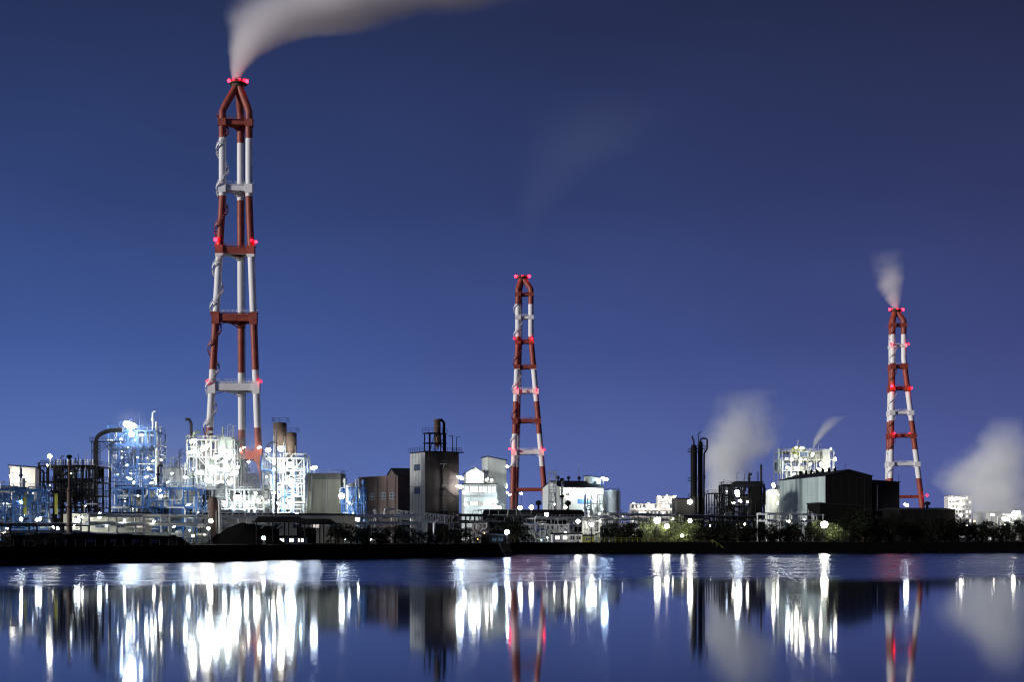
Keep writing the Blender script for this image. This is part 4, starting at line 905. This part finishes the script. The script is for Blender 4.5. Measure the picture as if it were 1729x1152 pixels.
t = column('thinner right black distillation column with a pipe loop on top', 1182.5, 4.3, 745, 563, 2, lambda r, h: [(0, 0, h - .2), (.1, 0, h + .5), (.6, 0, h + 1), (2.2, 0, h + 1), (2.7, 0, h + .5), (2.7, 0, h - 3), (2.2, 0, h - 4), (1.5, 0, h - 5), (1.4, 0, 2)])
b = MB(); h = zz(745, 563) - GZ; b.tube([(-.8, -.5, h - 1), (-.8, -.5, h + 2.8), (-.3, -.5, h + 3.4), (.5, -.5, h + 3.4)], .16, 8); b.bar((-.2, -.5, h), (-.2, -.5, h + 6), .1); b.build('vent_pipe', M['dark'], t)
lamps(t, 560, [(1165, 848, 4.2, 'w', -4), (1165, 880, 4.6, 'w', -146)])
# dark process structure
t = steel_unit('black open portal frame with railings right of the black columns', 1197, 1224, 833, 575, 7, (.55, 1), 2, 1, M['black'], [M['dark'], M['grey']], 131, vess=1, pipes=5)
t = steel_unit('black process structure with a big overhead duct and tall thin pipes', 1222, 1290, 818, 580, 12, (.4, .62, .82, 1), 4, 2, M['black'], [M['black'], M['dark'], M['black'], M['rust']], 132, tops=6, panels=8, col=.7, beam=.5, vess=6, pipes=46, small=5, vm=[M['dark'], M['rust']])
h = t['h']; w = t['w']; b = MB(); b.box((-w * .22, -7, h * .95), (w * .45, -4, h * 1.05)); b.tube([(-w * .34, -5.5, h * .62), (-w * .34, -5.5, h * .9), (-w * .2, -5.5, h)], 1.0, 10); b.build('duct', M['black'], t)
b = MB(); b.box((w * .18, -6.8, h * .15), (w * .42, -3, h * .98)); b.build('casing', M['darkclad'], t)
for x, zt_ in ((w * .14, 1.22), (w * .36, 1.22), (w * .44, 1.35)):
    b = MB(); b.tube([(x, -5, h * .9), (x, -5, h * zt_)], .22 if zt_ < 1.3 else .45, 8); b.build('vent_pipe', M['dark'], t)
lamps(t, 572, [(1245, 833, 5.4, 'c', -2), (1250, 846, 3.0, 'c', 8), (1238, 850, 3.0, 'w', 8), (1262, 848, 2.4, 'w', 8), (1275, 858, 2.0, 'w', 8)])
# white dome tank
t = thing('storage_tank', 'pale round tank with a curved stair left of the teal shed', 'tank', (*at(1305, HY, 640).xy, GZ)); zt = zz(828, 640) - GZ; rr_ = 3.3
b = MB(); b.vessel(rr_ * 1.25, zt - 2, (0, 0, .5), 30, dome=.5); b.build('tank_shell', M['clad'], t)
b = MB(); prev = None
for k in range(30):
    a = -2.6 + k * .07; z = zt * k / 30; p = Vector((rr_ * 1.35 * math.cos(a), rr_ * 1.35 * math.sin(a), z))
    if prev: b.bar(prev, p, .3, .3); b.bar(prev + Vector((0, 0, 1)), p + Vector((0, 0, 1)), .1)
    prev = p
b.build('tank_stair', M['grey'], t)
bulb(t, at(1306, 820, 634), .9, 'w'); bulb(t, at(1313, 835, 632), .5, 'w'); bulb(t, at(1313, 850, 632), .5, 'w')
# ------------------------------------------------------------------ right: sheds
t, h = block('big gabled shed, side wall painted lit pale teal and front shaded black', 1394, 560, 10.6, 19.6, 49, 804, M['darkclad'], roof='gable', rise=2.4, roof_axis='y')
b = MB(); b.box((-.14, .05, .05), (-.004, 48.9, h - .1)); b.build('lit_teal_wall', M['teal'], t)  # pale side and black front: light from the left put into the colours
for k in range(7): 
    b = MB(); b.lathe([(.5, h + 1.0 + .2), (.5, h + 3.4), (.7, h + 3.6), (.1, h + 3.9)], c=(6.5, 6 + k * 6, 0), n=10); b.build('roof_vent', M['black'], t)
for x in (5, 9.5): 
    b = MB(); b.bar((x, 3, h + 1), (x, 3, h + 5.5 if x == 9.5 else h + 4), .14); b.build('roof_mast', M['black'], t)
b = MB(); b.bar((2, 22, h), (2, 22, h + 10), .13); b.build('antenna', M['black'], t)
for y in (4, 15.5, 21, 37, 44):
    b = MB(); b.box((-.175, y - .05, .1), (-.145, y + .05, h - .15)); b.build('wall_seam', M['olivedk'], t)
b = MB(); b.box((-.2, 12, .02), (-.145, 15, 3.8)); b.build('door', M['grey'], t)
b = MB(); b.box((5, -.08, .02), (9.5, -.004, 5)); b.build('door', M['dark'], t)
for x in (3.2, 6.5, 9.8, 13.1, 16.4):
    b = MB(); b.box((x - .06, -.06, .1), (x + .06, -.003, h - .2)); b.build('wall_seam', M['dark'], t)
for y in (8, 30): 
    b = MB(); b.box((-.24, y - .12, .1), (-.145, y + .12, h - .3)); b.build('downpipe', M['grey'], t)
lamps(t, 560, [(1372, 800, 1.0, 'w', 60)])
t, h = block('lower black shed adjoining the right of the big teal-walled shed', 1477, 568, 10.6, 10.6, 30, 815, M['darkclad'], roof='mono', rise=.6)
b = MB(); b.bar((1, -.1, 1), (1, -.1, h - 1), .2); b.build('downpipe', M['grey'], t)
b = MB(); b.bar((10.5, .4, h), (10.5, .4, h + 3.5), .12); b.build('roof_mast', M['black'], t)
bulb(t, at(1530, 853, 560), 4.2 * 560 / F, 'c')
t, h = block('low black lean-to shed at the corner of the big teal-walled shed', 1384, 530, 10.6, 16, 12, 855, M['darkclad'], roof='mono', rise=1)
t, h = block('wide black flat shed with one round roof vent below the farthest chimney', 1520, 520, 6, 21, 24, 862, M['darkclad'], roof='gable', rise=.8)
b = MB(); b.lathe([(.5, h + .6), (.5, h + 2.1), (1.2, h + 2.2), (1.2, h + 3.0), (.2, h + 3.4)], c=(13.5, 8, 0), n=12); b.build('roof_vent', M['black'], t)
# boiler house
t = steel_unit('brilliantly lit steel boiler house behind the big gabled shed', 1321, 1408, 762, 760, 24, (.3, .5, .64, .78, .9, 1), 6, 2, M['mid'], [M['mid'], M['pale'], M['green'], M['grey']], 141, tops=8, panels=9, vess=14, pipes=60, small=14, vm=[M['mid'], M['pale']], stair=False)
h = t['h']; w = t['w']
b = MB(); b.box((-w * .3, -2, h * .4), (w * .1, 6, h * .85)); b.build('boiler_casing', M['grey'], t)
b = MB(); b.box((w * .28, -12.6, h * .62), (w * .42, -6, h * 1.02)); b.build('duct_box', M['grey'], t)
b = MB(); b.vessel(4.0, 1.6, (-w * .12, -3, h * .995), 24, dome=.5); b.build('roof_dome', M['yellow'], t)
b = MB(); b.tube([(w * .09, -6, h), (w * .09, -6, h * 1.04)], .6, 10); b.build('steam_vent', M['grey'], t)
lamps(t, 757, [(1354, 757, 2.9, 'w', -2), (1344, 756, 1.9, 'w', -2), (1337, 776, 2.9, 'w', -2), (1330, 790, 2.9, 'c', -2), (1345, 792, 2.9, 'w', -2), (1372, 768, 2.9, 'w', -2), (1368, 784, 2.6, 'w', -2), (1386, 784, 2.7, 'w', -2), (1383, 793, 2.7, 'c', -2), (1394, 790, 2.2, 'w', -2), (1403, 758, 1.6, 'c', -2), (1410, 776, 2.7, 'w', -2), (1328, 775, 1.6, 'c', -2), (1352, 776, 2.2, 'w', -2), (1360, 797, 2.5, 'w', -2), (1340, 801, 2.5, 'c', -2), (1409, 790, 1.4, 'w', -2)])
# far right tanks
for k, (px, rp, yt, lb, m_) in enumerate(((1651, 8, 868, 'squat grey tank left of two others under the right steam cloud', 'grey'), (1676, 13, 868, 'widest squat pale tank of three under the right steam cloud', 'pale'), (1716, 11, 869, 'squat white tank at the right edge under the steam cloud', 'white'))):
    t = thing('storage_tank', lb, 'tank', (*at(px, HY, 690).xy, GZ), 0, 'squat tanks at the right edge'); zt = zz(yt, 690) - GZ; r_ = rp * 690 / F
    b = MB(); b.lathe([(r_, 0), (r_, zt), (r_ * .9, zt + .4), (.1, zt + 1)], n=26); b.build('tank_shell', M[m_], t); railing(t, [(r_ * math.cos(a * .52), r_ * math.sin(a * .52)) for a in range(13)], zt, M['grey'])
t = steel_unit('low lit steel pipe frame at the far right edge', 1684, 1735, 872, 660, 8, (.5, 1), 5, 1, M['grey'], [M['pale'], M['grey'], M['silver']], 151, vess=3, pipes=14)
lamps(t, 656, [(1712, 869, 5.6, 'w', 0), (1720, 866, 4.0, 'c', 0), (1697, 877, 4.2, 'w', -6), (1676, 870, 3.4, 'w', 0), (1697, 888, 2.2, 'w', -10), (1645, 881, 1.6, 'o', 0)])

# ------------------------------------------------------------------ pipe racks along the bank
RA = math.atan2(150, 163)
def Drack(px): return 406 / (1 - (150 / 163.0) * (px - CX) / F)
def pipe_rack(label, px0, px1, z_levels, posts_m, pms, seed, npipes=9, inland=0, rails=False, cover=None, lit=14):
    rnd = random.Random(seed); a = at(px0, HY, Drack(px0)); c = at(px1, HY, Drack(px1)); a.y += inland; c.y += inland
    d = (c - a); Ln = Vector((d.x, d.y, 0)).length
    t = thing('pipe_rack', label, 'pipe rack', (a.x, a.y, GZ), math.atan2(d.y, d.x), 'pipe racks along the bank')
    b = MB(); n = max(2, int(Ln / 6)); wd = 4.0; top = max(z_levels)
    for i in range(n + 1):
        x = Ln * i / n
        for y in (0, wd): b.box((x - .17, y - .17, 0), (x + .17, y + .17, top + .2))
        for z in z_levels: b.box((x - .14, -.5, z - .3), (x + .14, wd + .5, z - .02))
        if i < n and rnd.random() < .3: b.bar((x, 0, 0), (Ln * (i + 1) / n, 0, z_levels[0]), .16)
    for z in z_levels:
        for y in (0, wd): b.box((0, y - .1, z - .32), (Ln, y + .1, z - .04))
    b.build('frame', posts_m, t)
    for z in z_levels:
        for k in range(npipes):
            r = rnd.choice([.08, .1, .14, .18, .24, .3]); y = -.3 + (wd + .6) * (k + .5) / npipes; x0 = rnd.choice([0, 0, rnd.uniform(0, Ln * .5)]); x1 = rnd.choice([Ln, Ln, rnd.uniform(x0 + 8, Ln)]) 
            x1 = min(max(x1, x0 + 6), Ln); b = MB(); P = [(x0, y, z + r)]
            if rnd.random() < .5 and x1 - x0 > 14:           # an expansion loop
                q = rnd.uniform(x0 + 4, x1 - 8); hh = rnd.uniform(.8, 1.8)
                P += [(q, y, z + r), (q + .3, y, z + r + hh), (q + 3.5, y, z + r + hh), (q + 3.8, y, z + r)]
            P.append((x1, y, z + r))
            if rnd.random() < .4: P.append((x1 + .4, y, z - 2.5))
            b.tube(P, r, 7); b.build('pipe', pms[rnd.randrange(len(pms))], t)
    for k in range(int(Ln / lit) if lit else 0):  # small lamps added along the rack to brighten it and give sparkle
        q = Vector((Ln * (k + rnd.uniform(.2, .8)) / int(Ln / lit), rnd.uniform(-.8, 1.5), top - .5 - rnd.random() * (top - z_levels[0])))
        bulb(t, Matrix.Translation(t.location) @ Matrix.Rotation(t.rotation_euler[2], 4, 'Z') @ q, rnd.uniform(.2, .36), rnd.choice('cwwb'))
    if rails: railing(t, [(0, -.6), (Ln, -.6)], top + .1, posts_m)
    if cover:
        b = MB(); b.box((0, -1.2, top + 2.2), (Ln, wd + 1.2, top + 2.5)); b.build('canopy_roof', cover, t)
    return t
pal = [M['pale'], M['silver'], M['grey'], M['white'], M['green']]
pipe_rack('dark pipe rack along the bank below the far-left blue frame', -30, 150, (2.6, 4.4), M['dark'], [M['grey'], M['dark'], M['pale']], 1, 6)
pipe_rack('pale pipe rack running before the long beige building', 150, 330, (2.2, 4.6, 6.6), M['grey'], pal, 2, 7, lit=6)
pipe_rack('lit pale pipe rack between the upright vessel and the dark shed', 330, 460, (2.2, 4.4, 6.4), M['pale'], pal, 3, 7, rails=True, lit=6)
pipe_rack('white pipe rack in front of the reddish brown hall', 556, 700, (3.6, 5.4, 7.4), M['pale'], pal, 4, 8, inland=22)
pipe_rack('dark pipe rack passing below the arched shed', 770, 905, (3.5, 6.0, 8.0), M['dark'], [M['grey'], M['dark'], M['green']], 5, 7, inland=20)
pipe_rack('yellowish lit pipe rack right of the arched shed', 905, 1040, (2.5, 5.0, 7.2), M['grey'], pal, 6, 8, inland=14, rails=True)
pipe_rack('pipe rack passing between the dark tree and the far white apartments', 1040, 1170, (5.6, 7.4, 9.0), M['grey'], pal, 7, 7, inland=30)
pipe_rack('dim pipe rack below the black process structure', 1170, 1300, (4.4, 6.6, 8.6), M['dark'], [M['grey'], M['dark'], M['pale']], 8, 7, inland=24)
pipe_rack('white-railed pipe rack below the teal shed wall', 1300, 1396, (7.2, 9.6), M['pale'], [M['pale'], M['grey'], M['white']], 9, 5, inland=6)
# sloping white truss bridge
t = thing('pipe_bridge', 'sloping white truss pipe bridge at the foot of the brown tower', 'pipe bridge', (at(672, HY, 428).x, 428, GZ), R(18))
Lb = 17.5; z0_ = zz(862, 428) - GZ; z1_ = zz(872, 432) - GZ; b = MB(); n = 12
for y in (0, 2.2):
    for k in range(n):
        xa = Lb * k / n; xb = Lb * (k + 1) / n; f = lambda x: z0_ + (z1_ - z0_) * x / Lb
        b.bar((xa, y, f(xa)), (xb, y, f(xb)), .28); b.bar((xa, y, f(xa) - 2.6), (xb, y, f(xb) - 2.6), .28); b.bar((xa, y, f(xa)), (xa, y, f(xa) - 2.6), .2)
        b.bar((xa, y, f(xa) - 2.6), (xb, y, f(xb)), .18)
b.build('truss', M['pale'], t)
for y in (.6, 1.2, 1.8):
    b = MB(); b.tube([(0, y, z0_ - 2.2), (Lb, y, z1_ - 2.2), (Lb + .3, y, 0.2)], .26, 8); b.build('pipe', M['silver'], t)
for x in (1, 9, 16.5):
    b = MB()
    for y in (0, 2.2): b.bar((x, y, 0), (x, y, z0_ - 2.7 + (z1_ - z0_) * x / Lb), .3)
    b.bar((x, 0, 1), (x, 2.2, 4), .16); b.build('bridge_support', M['pale'], t)
b = MB(); b.tube([(-7, 1, .3), (-7, 1, 9.6)], .55, 12); b.vessel(.62, .5, (-7, 1, 9.3), 12); b.build('vent_pipe', M['white'], t)
b = MB(); b.tube([(11, -1, .3), (11, -1, 5.6), (11.8, -1, 6.4), (12.5, -1, 6.4)], .5, 12); b.build('drain_pipe', M['silver'], t)

# ------------------------------------------------------------------ lamps on their own poles
def lamp_post(label, px, py, D, r_px, kind, m='dark'):
    r_px *= .85
    t = thing('lamp_post', label, 'lamp post', (*at(px, HY, D).xy, GZ), 0, 'yard lamps'); h = zz(py, D) - GZ
    b = MB(); b.tube([(0, .5, 0), (0, .5, h * .6), (0, .5, h + .2)], [.16, .13, .09], 8); b.box((-.3, .2, 0), (.3, .8, .4)); b.build('pole', M[m], t)
    b = MB(); b.bar((0, .5, h + .2), (0, -.1, h + .3), .12); b.build('lamp_arm', M[m], t)
    bulb(t, at(px, py, D), r_px * D / F, kind, 'lamp_head'); return t
for a in (
    ('glaring lamp post at the foot of the dark upright vessel', 356, 880, 330, 4.6, 'w'),
    ('low yard lamp on the ground line before the dark upright vessel', 326, 905, 318, 2.8, 'w'),
    ('lower of two lamps beside the upright vessel, close above the bank', 352, 893, 326, 3.4, 'c'),
    ('cold white lamp under the dark shed roof on posts', 445, 909, 304, 4.0, 'c'),
    ('blue-white lamp before the left end of the arched shed', 878, 858, 512, 4.8, 'b'),
    ('white lamp before the middle of the arched shed', 897, 857, 510, 5.0, 'w'),
    ('lower white lamp near the right end of the arched shed', 923, 869, 490, 4.6, 'w'),
    ('small yellowish lamp between the middle chimney legs', 880, 834, 700, 2.8, 'w'),
    ('small warm lamp at the middle chimney left foot', 861, 836, 700, 2.4, 'w'),
    ('white lamp at the right tip of the arched shed', 955, 857, 530, 3.4, 'w'),
    ('left of a close pair of tall warm lamps above the loading yard', 976, 881, 404, 4.6, 'w'),
    ('right of a close pair of tall warm lamps above the loading yard', 999, 886, 402, 4.8, 'w'),
    ('blue-white lamp close to the water below the arched shed', 856, 899, 342, 5.4, 'b'),
    ('yellow-white lamp among the lit bushes', 1110, 879, 409, 7.5, 'w'),
    ('second dimmer lamp low among the lit bushes', 1126, 889, 412, 5.0, 'w'),
    ('low warm lamp at the foot of the right-hand lit bushes', 1152, 905, 416, 3.2, 'w'),
    ('bright lamp in the round bush below the teal shed', 1392, 886, 420, 8.0, 'w'),
    ('white lamp at the black shed corner beside the far apartments', 1622, 870, 520, 3.2, 'w'),
    ('small lamp in the dark trees under the brown tower', 776, 912, 352, 1.1, 'w'),
    ('cool lamp on the ground before the white complex', 936, 852, 600, 2.0, 'w'),
    ('cyan-tinted lamp low at the right of the loading yard', 1012, 868, 470, 2.4, 'b'),
    ('orange-tinted low lamp lighting the works yard under the pipe rack', 806, 911, 372, 2.2, 'o'),
    ('second orange-tinted lamp under the pipe rack beside a pillar', 818, 902, 376, 1.8, 'o'),
    ('small warm lamp under the white truss bridge', 626, 912, 372, 2.0, 'w'),
    ('small cool lamp under the trees left of the truss bridge', 582, 912, 362, 2.4, 'c'),
): lamp_post(*a)

# ------------------------------------------------------------------ foreground sheds, heaps and quay things
def open_shed(label, px0, px1, yroof, D, depth, rot):
    w = (px1 - px0) * D / F; t = thing('open_shed', label, 'shed', (at(px0, HY, D).x, D, GZ), R(rot)); h = zz(yroof, D) - GZ
    b = MB(); b.add([(-.6, -.6, h - 1.4), (w + .6, -.6, h - 1.4), (w + .6, depth + .6, h - 1.4), (-.6, depth + .6, h - 1.4), (.8, depth / 2, h), (w - .8, depth / 2, h)],
                    [(0, 1, 5, 4), (1, 2, 5), (2, 3, 4, 5), (3, 0, 4), (0, 3, 2, 1)]); b.build('roof', M['darkclad'], t)
    n = max(3, int(w / 3.2))
    for i in range(n + 1):
        for y in (0, depth):
            b = MB(); b.box((w * i / n - .14, y - .14, 0), (w * i / n + .14, y + .14, h - 1.45)); b.build('post', M['dark'], t)
    b = MB(); b.box((0, depth - .4, 0), (w * .55, depth - .2, h - 2.2)); b.build('wall', M['darkclad'], t)
    for k in range(int(n * .8)):
        b = MB(); x = w * (k + .5) / n; b.bar((x - .9, 0, h - 2.9), (x + .7, 0, h - 1.6), .12); b.build('brace', M['grey'], t)
    return t
open_shed('dark hip-roofed open shed on posts close to the bank', 433, 514, 872, 330, 11, 14)
open_shed('dark low-roofed shed joined right of the open shed on posts', 508, 566, 876, 350, 9, 14)
def heap(label, px0, px1, ytop, D, m, seed, steep=1.0):
    w = (px1 - px0) * D / F; h = zz(ytop, D) - GZ; rnd = random.Random(seed); n = 28; b = MB(); vs = []
    for i in range(n + 1):
        for j in range(13):
            u = i / n * 2 - 1; v = j / 6 - 1; r = min(1, math.hypot(u, v)); z = h * max(0, 1 - r ** 1.7) + (rnd.uniform(-.3, .3) if r < .95 else 0)
            vs.append((u * w / 2, v * w * .3, max(z, -.2)))
    b.add(vs, [(i * 13 + j, (i + 1) * 13 + j, (i + 1) * 13 + j + 1, i * 13 + j + 1) for i in range(n) for j in range(12)], True)
    return tag(b.build('stockpile', m, None, (at((px0 + px1) / 2, HY, D).x, D, GZ)), label, 'stockpile')
heap('big black stockpile rising behind the open shed', 348, 480, 883, 338, M['coal'], 1)
heap('small dark stockpile on the bank below the beige building', 265, 322, 905, 300, M['coal'], 2)
def low_shed(label, px, D, rot, lx, ly, ytop):
    t, h = block(label, px, D, rot, lx, ly, ytop, M['darkclad'], name='low_shed', cat='shed', roof='mono', rise=.3); window(t, 'r', lx * .3, h * .55, 1.4, .8, M['glass'], M['dark']); window(t, 'r', lx * .7, h * .55, 1.4, .8, M['glass'], M['dark']); return t
low_shed('low black shed at the left end of the bank', 20, 262, 38, 9, 4, 909)
low_shed('low black shed in the dark left of the vent stack', 60, 270, 38, 8, 4, 907)
low_shed('long low black shed on the bank right of the vent stack', 122, 276, 39, 12, 4, 906)
low_shed('low black shed half hidden before the small dark stockpile', 206, 285, 39, 10, 4, 909)
low_shed('small black hut on the bank near the blue-white water lamp', 826, 342, 39, 5, 3, 906)
# guard rail along the quay at left
def bank_rail(label, px0, px1, m, inland, step):
    a = bank_at(px0, inland, GZ + .12); c = bank_at(px1, inland, GZ + .12); d = c - a
    t = thing('guard_rail', label, 'guard rail', a, math.atan2(d.y, d.x)); railing(t, [(0, 0), (Vector((d.x, d.y)).length, 0)], 0, m, 1.2, .09, step)
bank_rail('thin dark guard rail along the top of the left bank', 2, 330, M['dark'], 6, 2.2)
bank_rail('yellowish guard rail fencing the loading yard by the water', 985, 1172, M['yellow'], 5, 1.6)
t = thing('bank_steps', 'yellow railed steps leading down the bank below the black process structure', 'steps', bank_at(1203, 1.7, GZ), math.atan2(.238, 1)); b = MB()
for k in range(9): b.box((k * .45, -.6, -k * .3 - .3), (k * .45 + .5, .4, -k * .3 - .2))
b.build('tread', M['dark'], t)
for y in (-.6, .4):
    b = MB(); b.bar((0, y, .9), (4.2, y, -1.9), .09)
    for k in (0, 3, 6, 9): b.bar((k * .45, y, -k * .3 - .2), (k * .45, y, -k * .3 + .9), .08)
    b.build('handrail', M['yellow'], t)
# loading yard things
t, h = block('small white site cabin in the loading yard by the water', 934, 404, 10, 8.5, 3, 903, M['white'], name='site_cabin', cat='cabin')
for u in (1.2, 3.4, 5.6, 7.4): window(t, 'r', u, h * .6, 1.3, 1.1, E_win if u < 4 else M['glass'])
t, h = block('small yellow site cabin between lamp poles in the loading yard', 982, 406, 10, 3.6, 3, 906, M['yellow'], name='site_cabin', cat='cabin'); window(t, 'r', 1.8, h * .6, 1.3, .9, M['glass'])
t, h = block('pale flat kiosk with bright windows under the open shed', 470, 345, 14, 7, 3, 908, M['plaster'], name='site_cabin', cat='cabin')
for u in (1, 3, 5.4): window(t, 'r', u, h * .55, 1.4, .9, E_win)
t = steel_unit('thicket of lit steel posts and pipes in the loading yard', 880, 960, 886, 418, 9, (.5, 1), 10, 2, M['grey'], [M['green'], M['grey'], M['silver'], M['blue']], 171, vess=8, pipes=44, small=6, rails=False, decks=False, stair=False)
t = steel_unit('pale steel loading gantry at the water by the white cabin', 985, 1012, 880, 411, 4, (.5, 1), 3, 1, M['pale'], [M['pale'], M['silver']], 172, vess=1, pipes=6, stair=False)
t = steel_unit('orange-lit concrete pipe trestle under the dark rack', 798, 824, 884, 380, 5, (.6, 1), 3, 1, M['concrete'], [M['rust'], M['grey']], 173, vess=2, pipes=8, stair=False, rails=False)

# ------------------------------------------------------------------ trees and bushes
def tree_proto(name, h, r, seed, leafm, n=1300, bush=False, ls=.55):
    rnd = random.Random(seed); t = bpy.data.objects.new(name, None); C.objects.link(t)
    b = MB(); tops = []
    th = h * (.10 if bush else .16)
    b.tube([(0, 0, -.2), (rnd.uniform(-.2, .2), 0, th), (rnd.uniform(-.4, .4), rnd.uniform(-.3, .3), h * .72)], [r * .10, r * .07, r * .02], 7)
    for k in range(9):
        a = rnd.uniform(0, 6.28); z = th * rnd.uniform(.7, 1.6); q = Vector((math.cos(a) * r * rnd.uniform(.45, .85), math.sin(a) * r * rnd.uniform(.45, .85), z + h * rnd.uniform(-.02, .5)))
        b.tube([(0, 0, z), q * .5 + Vector((0, 0, z * .6)), q], [r * .05, r * .035, r * .012], 5); tops.append(q)
    tops.append(Vector((0, 0, h * .8)))
    b.build('trunk', M['bark'], t)
    b = MB(); cl = []
    for q in tops:
        for _ in range(3): cl.append((q + Vector((rnd.gauss(0, .22) * r, rnd.gauss(0, .22) * r, rnd.gauss(0, .10) * h)), r * rnd.uniform(.22, .42)))
    for k in range(n):
        c, cr = cl[rnd.randrange(len(cl))]; d = Vector((rnd.gauss(0, 1), rnd.gauss(0, 1), rnd.gauss(0, .8))).normalized() * cr * rnd.random() ** .4
        p = c + d; p.z = min(max(p.z, .1), h); s = ls * rnd.uniform(.5, 1.3)
        u = Vector((rnd.gauss(0, 1), rnd.gauss(0, 1), rnd.gauss(0, .6))).normalized(); v = u.orthogonal().normalized(); v = (Matrix.Rotation(rnd.uniform(0, 6.28), 3, u) @ v); w_ = u.cross(v)
        b.add([p - v * s * .5, p + w_ * s * .28, p + v * s * .5, p - w_ * s * .28], [(0, 1, 2, 3)])
    b.build('crown', leafm, t)
    return t
protos = {'d1': tree_proto('dark_tree', 8, 4.2, 1, M['shadeleaf']), 'd2': tree_proto('dark_tree', 9.5, 4.0, 2, M['shadeleaf']), 'd3': tree_proto('dark_tree', 6.5, 4.4, 3, M['shadeleaf']),
          'g1': tree_proto('leafy_bush', 6.2, 3.2, 4, M['leaf'], 1500, True, .45), 'g2': tree_proto('leafy_bush', 5.0, 3.6, 5, M['leaf'], 1500, True, .45), 'c1': tree_proto('conical_tree', 9, 2.0, 6, M['shadeleaf'], 1100)}
used = set(); trnd = random.Random(77)
def put(kind, px, D, h, label, cat, group):
    o = protos[kind]
    if kind in used: o = copy_tree(o)
    used.add(kind); s = h / {'d1': 8, 'd2': 9.5, 'd3': 6.5, 'g1': 6.2, 'g2': 5, 'c1': 9}[kind]
    o.location = (*at(px, HY, D).xy, GZ); o.scale = (s * trnd.uniform(.9, 1.15), s * trnd.uniform(.9, 1.15), s); o.rotation_euler[2] = trnd.uniform(0, 6.28)
    for k in ('label', 'category', 'group'):
        if k in o: del o[k]
    tag(o, label, cat, group)
row = lambda px0, px1, n: [px0 + (px1 - px0) * (i + trnd.uniform(.2, .8)) / n for i in range(n)]
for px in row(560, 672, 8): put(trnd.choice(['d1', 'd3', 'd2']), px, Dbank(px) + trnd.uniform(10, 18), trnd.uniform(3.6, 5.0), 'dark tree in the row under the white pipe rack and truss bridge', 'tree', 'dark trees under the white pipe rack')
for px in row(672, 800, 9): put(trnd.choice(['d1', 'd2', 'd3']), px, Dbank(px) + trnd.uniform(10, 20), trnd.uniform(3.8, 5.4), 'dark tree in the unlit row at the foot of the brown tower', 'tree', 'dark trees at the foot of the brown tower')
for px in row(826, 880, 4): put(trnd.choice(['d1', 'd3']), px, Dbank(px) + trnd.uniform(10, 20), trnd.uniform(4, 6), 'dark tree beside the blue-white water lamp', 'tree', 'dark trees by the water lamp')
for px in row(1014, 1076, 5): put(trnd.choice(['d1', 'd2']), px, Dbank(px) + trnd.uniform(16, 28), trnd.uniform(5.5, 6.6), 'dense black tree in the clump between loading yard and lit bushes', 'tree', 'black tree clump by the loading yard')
for px in row(1078, 1180, 8): put(trnd.choice(['g1', 'g2']), px, Dbank(px) + trnd.uniform(18, 38), trnd.uniform(5, 7.2), 'floodlit green bush in the group below the far white apartments', 'bush', 'floodlit green bushes')
put('g1', 1147, Dbank(1147) + 24, 7.6, 'tallest floodlit green bush left of the black columns', 'bush', 'floodlit green bushes')
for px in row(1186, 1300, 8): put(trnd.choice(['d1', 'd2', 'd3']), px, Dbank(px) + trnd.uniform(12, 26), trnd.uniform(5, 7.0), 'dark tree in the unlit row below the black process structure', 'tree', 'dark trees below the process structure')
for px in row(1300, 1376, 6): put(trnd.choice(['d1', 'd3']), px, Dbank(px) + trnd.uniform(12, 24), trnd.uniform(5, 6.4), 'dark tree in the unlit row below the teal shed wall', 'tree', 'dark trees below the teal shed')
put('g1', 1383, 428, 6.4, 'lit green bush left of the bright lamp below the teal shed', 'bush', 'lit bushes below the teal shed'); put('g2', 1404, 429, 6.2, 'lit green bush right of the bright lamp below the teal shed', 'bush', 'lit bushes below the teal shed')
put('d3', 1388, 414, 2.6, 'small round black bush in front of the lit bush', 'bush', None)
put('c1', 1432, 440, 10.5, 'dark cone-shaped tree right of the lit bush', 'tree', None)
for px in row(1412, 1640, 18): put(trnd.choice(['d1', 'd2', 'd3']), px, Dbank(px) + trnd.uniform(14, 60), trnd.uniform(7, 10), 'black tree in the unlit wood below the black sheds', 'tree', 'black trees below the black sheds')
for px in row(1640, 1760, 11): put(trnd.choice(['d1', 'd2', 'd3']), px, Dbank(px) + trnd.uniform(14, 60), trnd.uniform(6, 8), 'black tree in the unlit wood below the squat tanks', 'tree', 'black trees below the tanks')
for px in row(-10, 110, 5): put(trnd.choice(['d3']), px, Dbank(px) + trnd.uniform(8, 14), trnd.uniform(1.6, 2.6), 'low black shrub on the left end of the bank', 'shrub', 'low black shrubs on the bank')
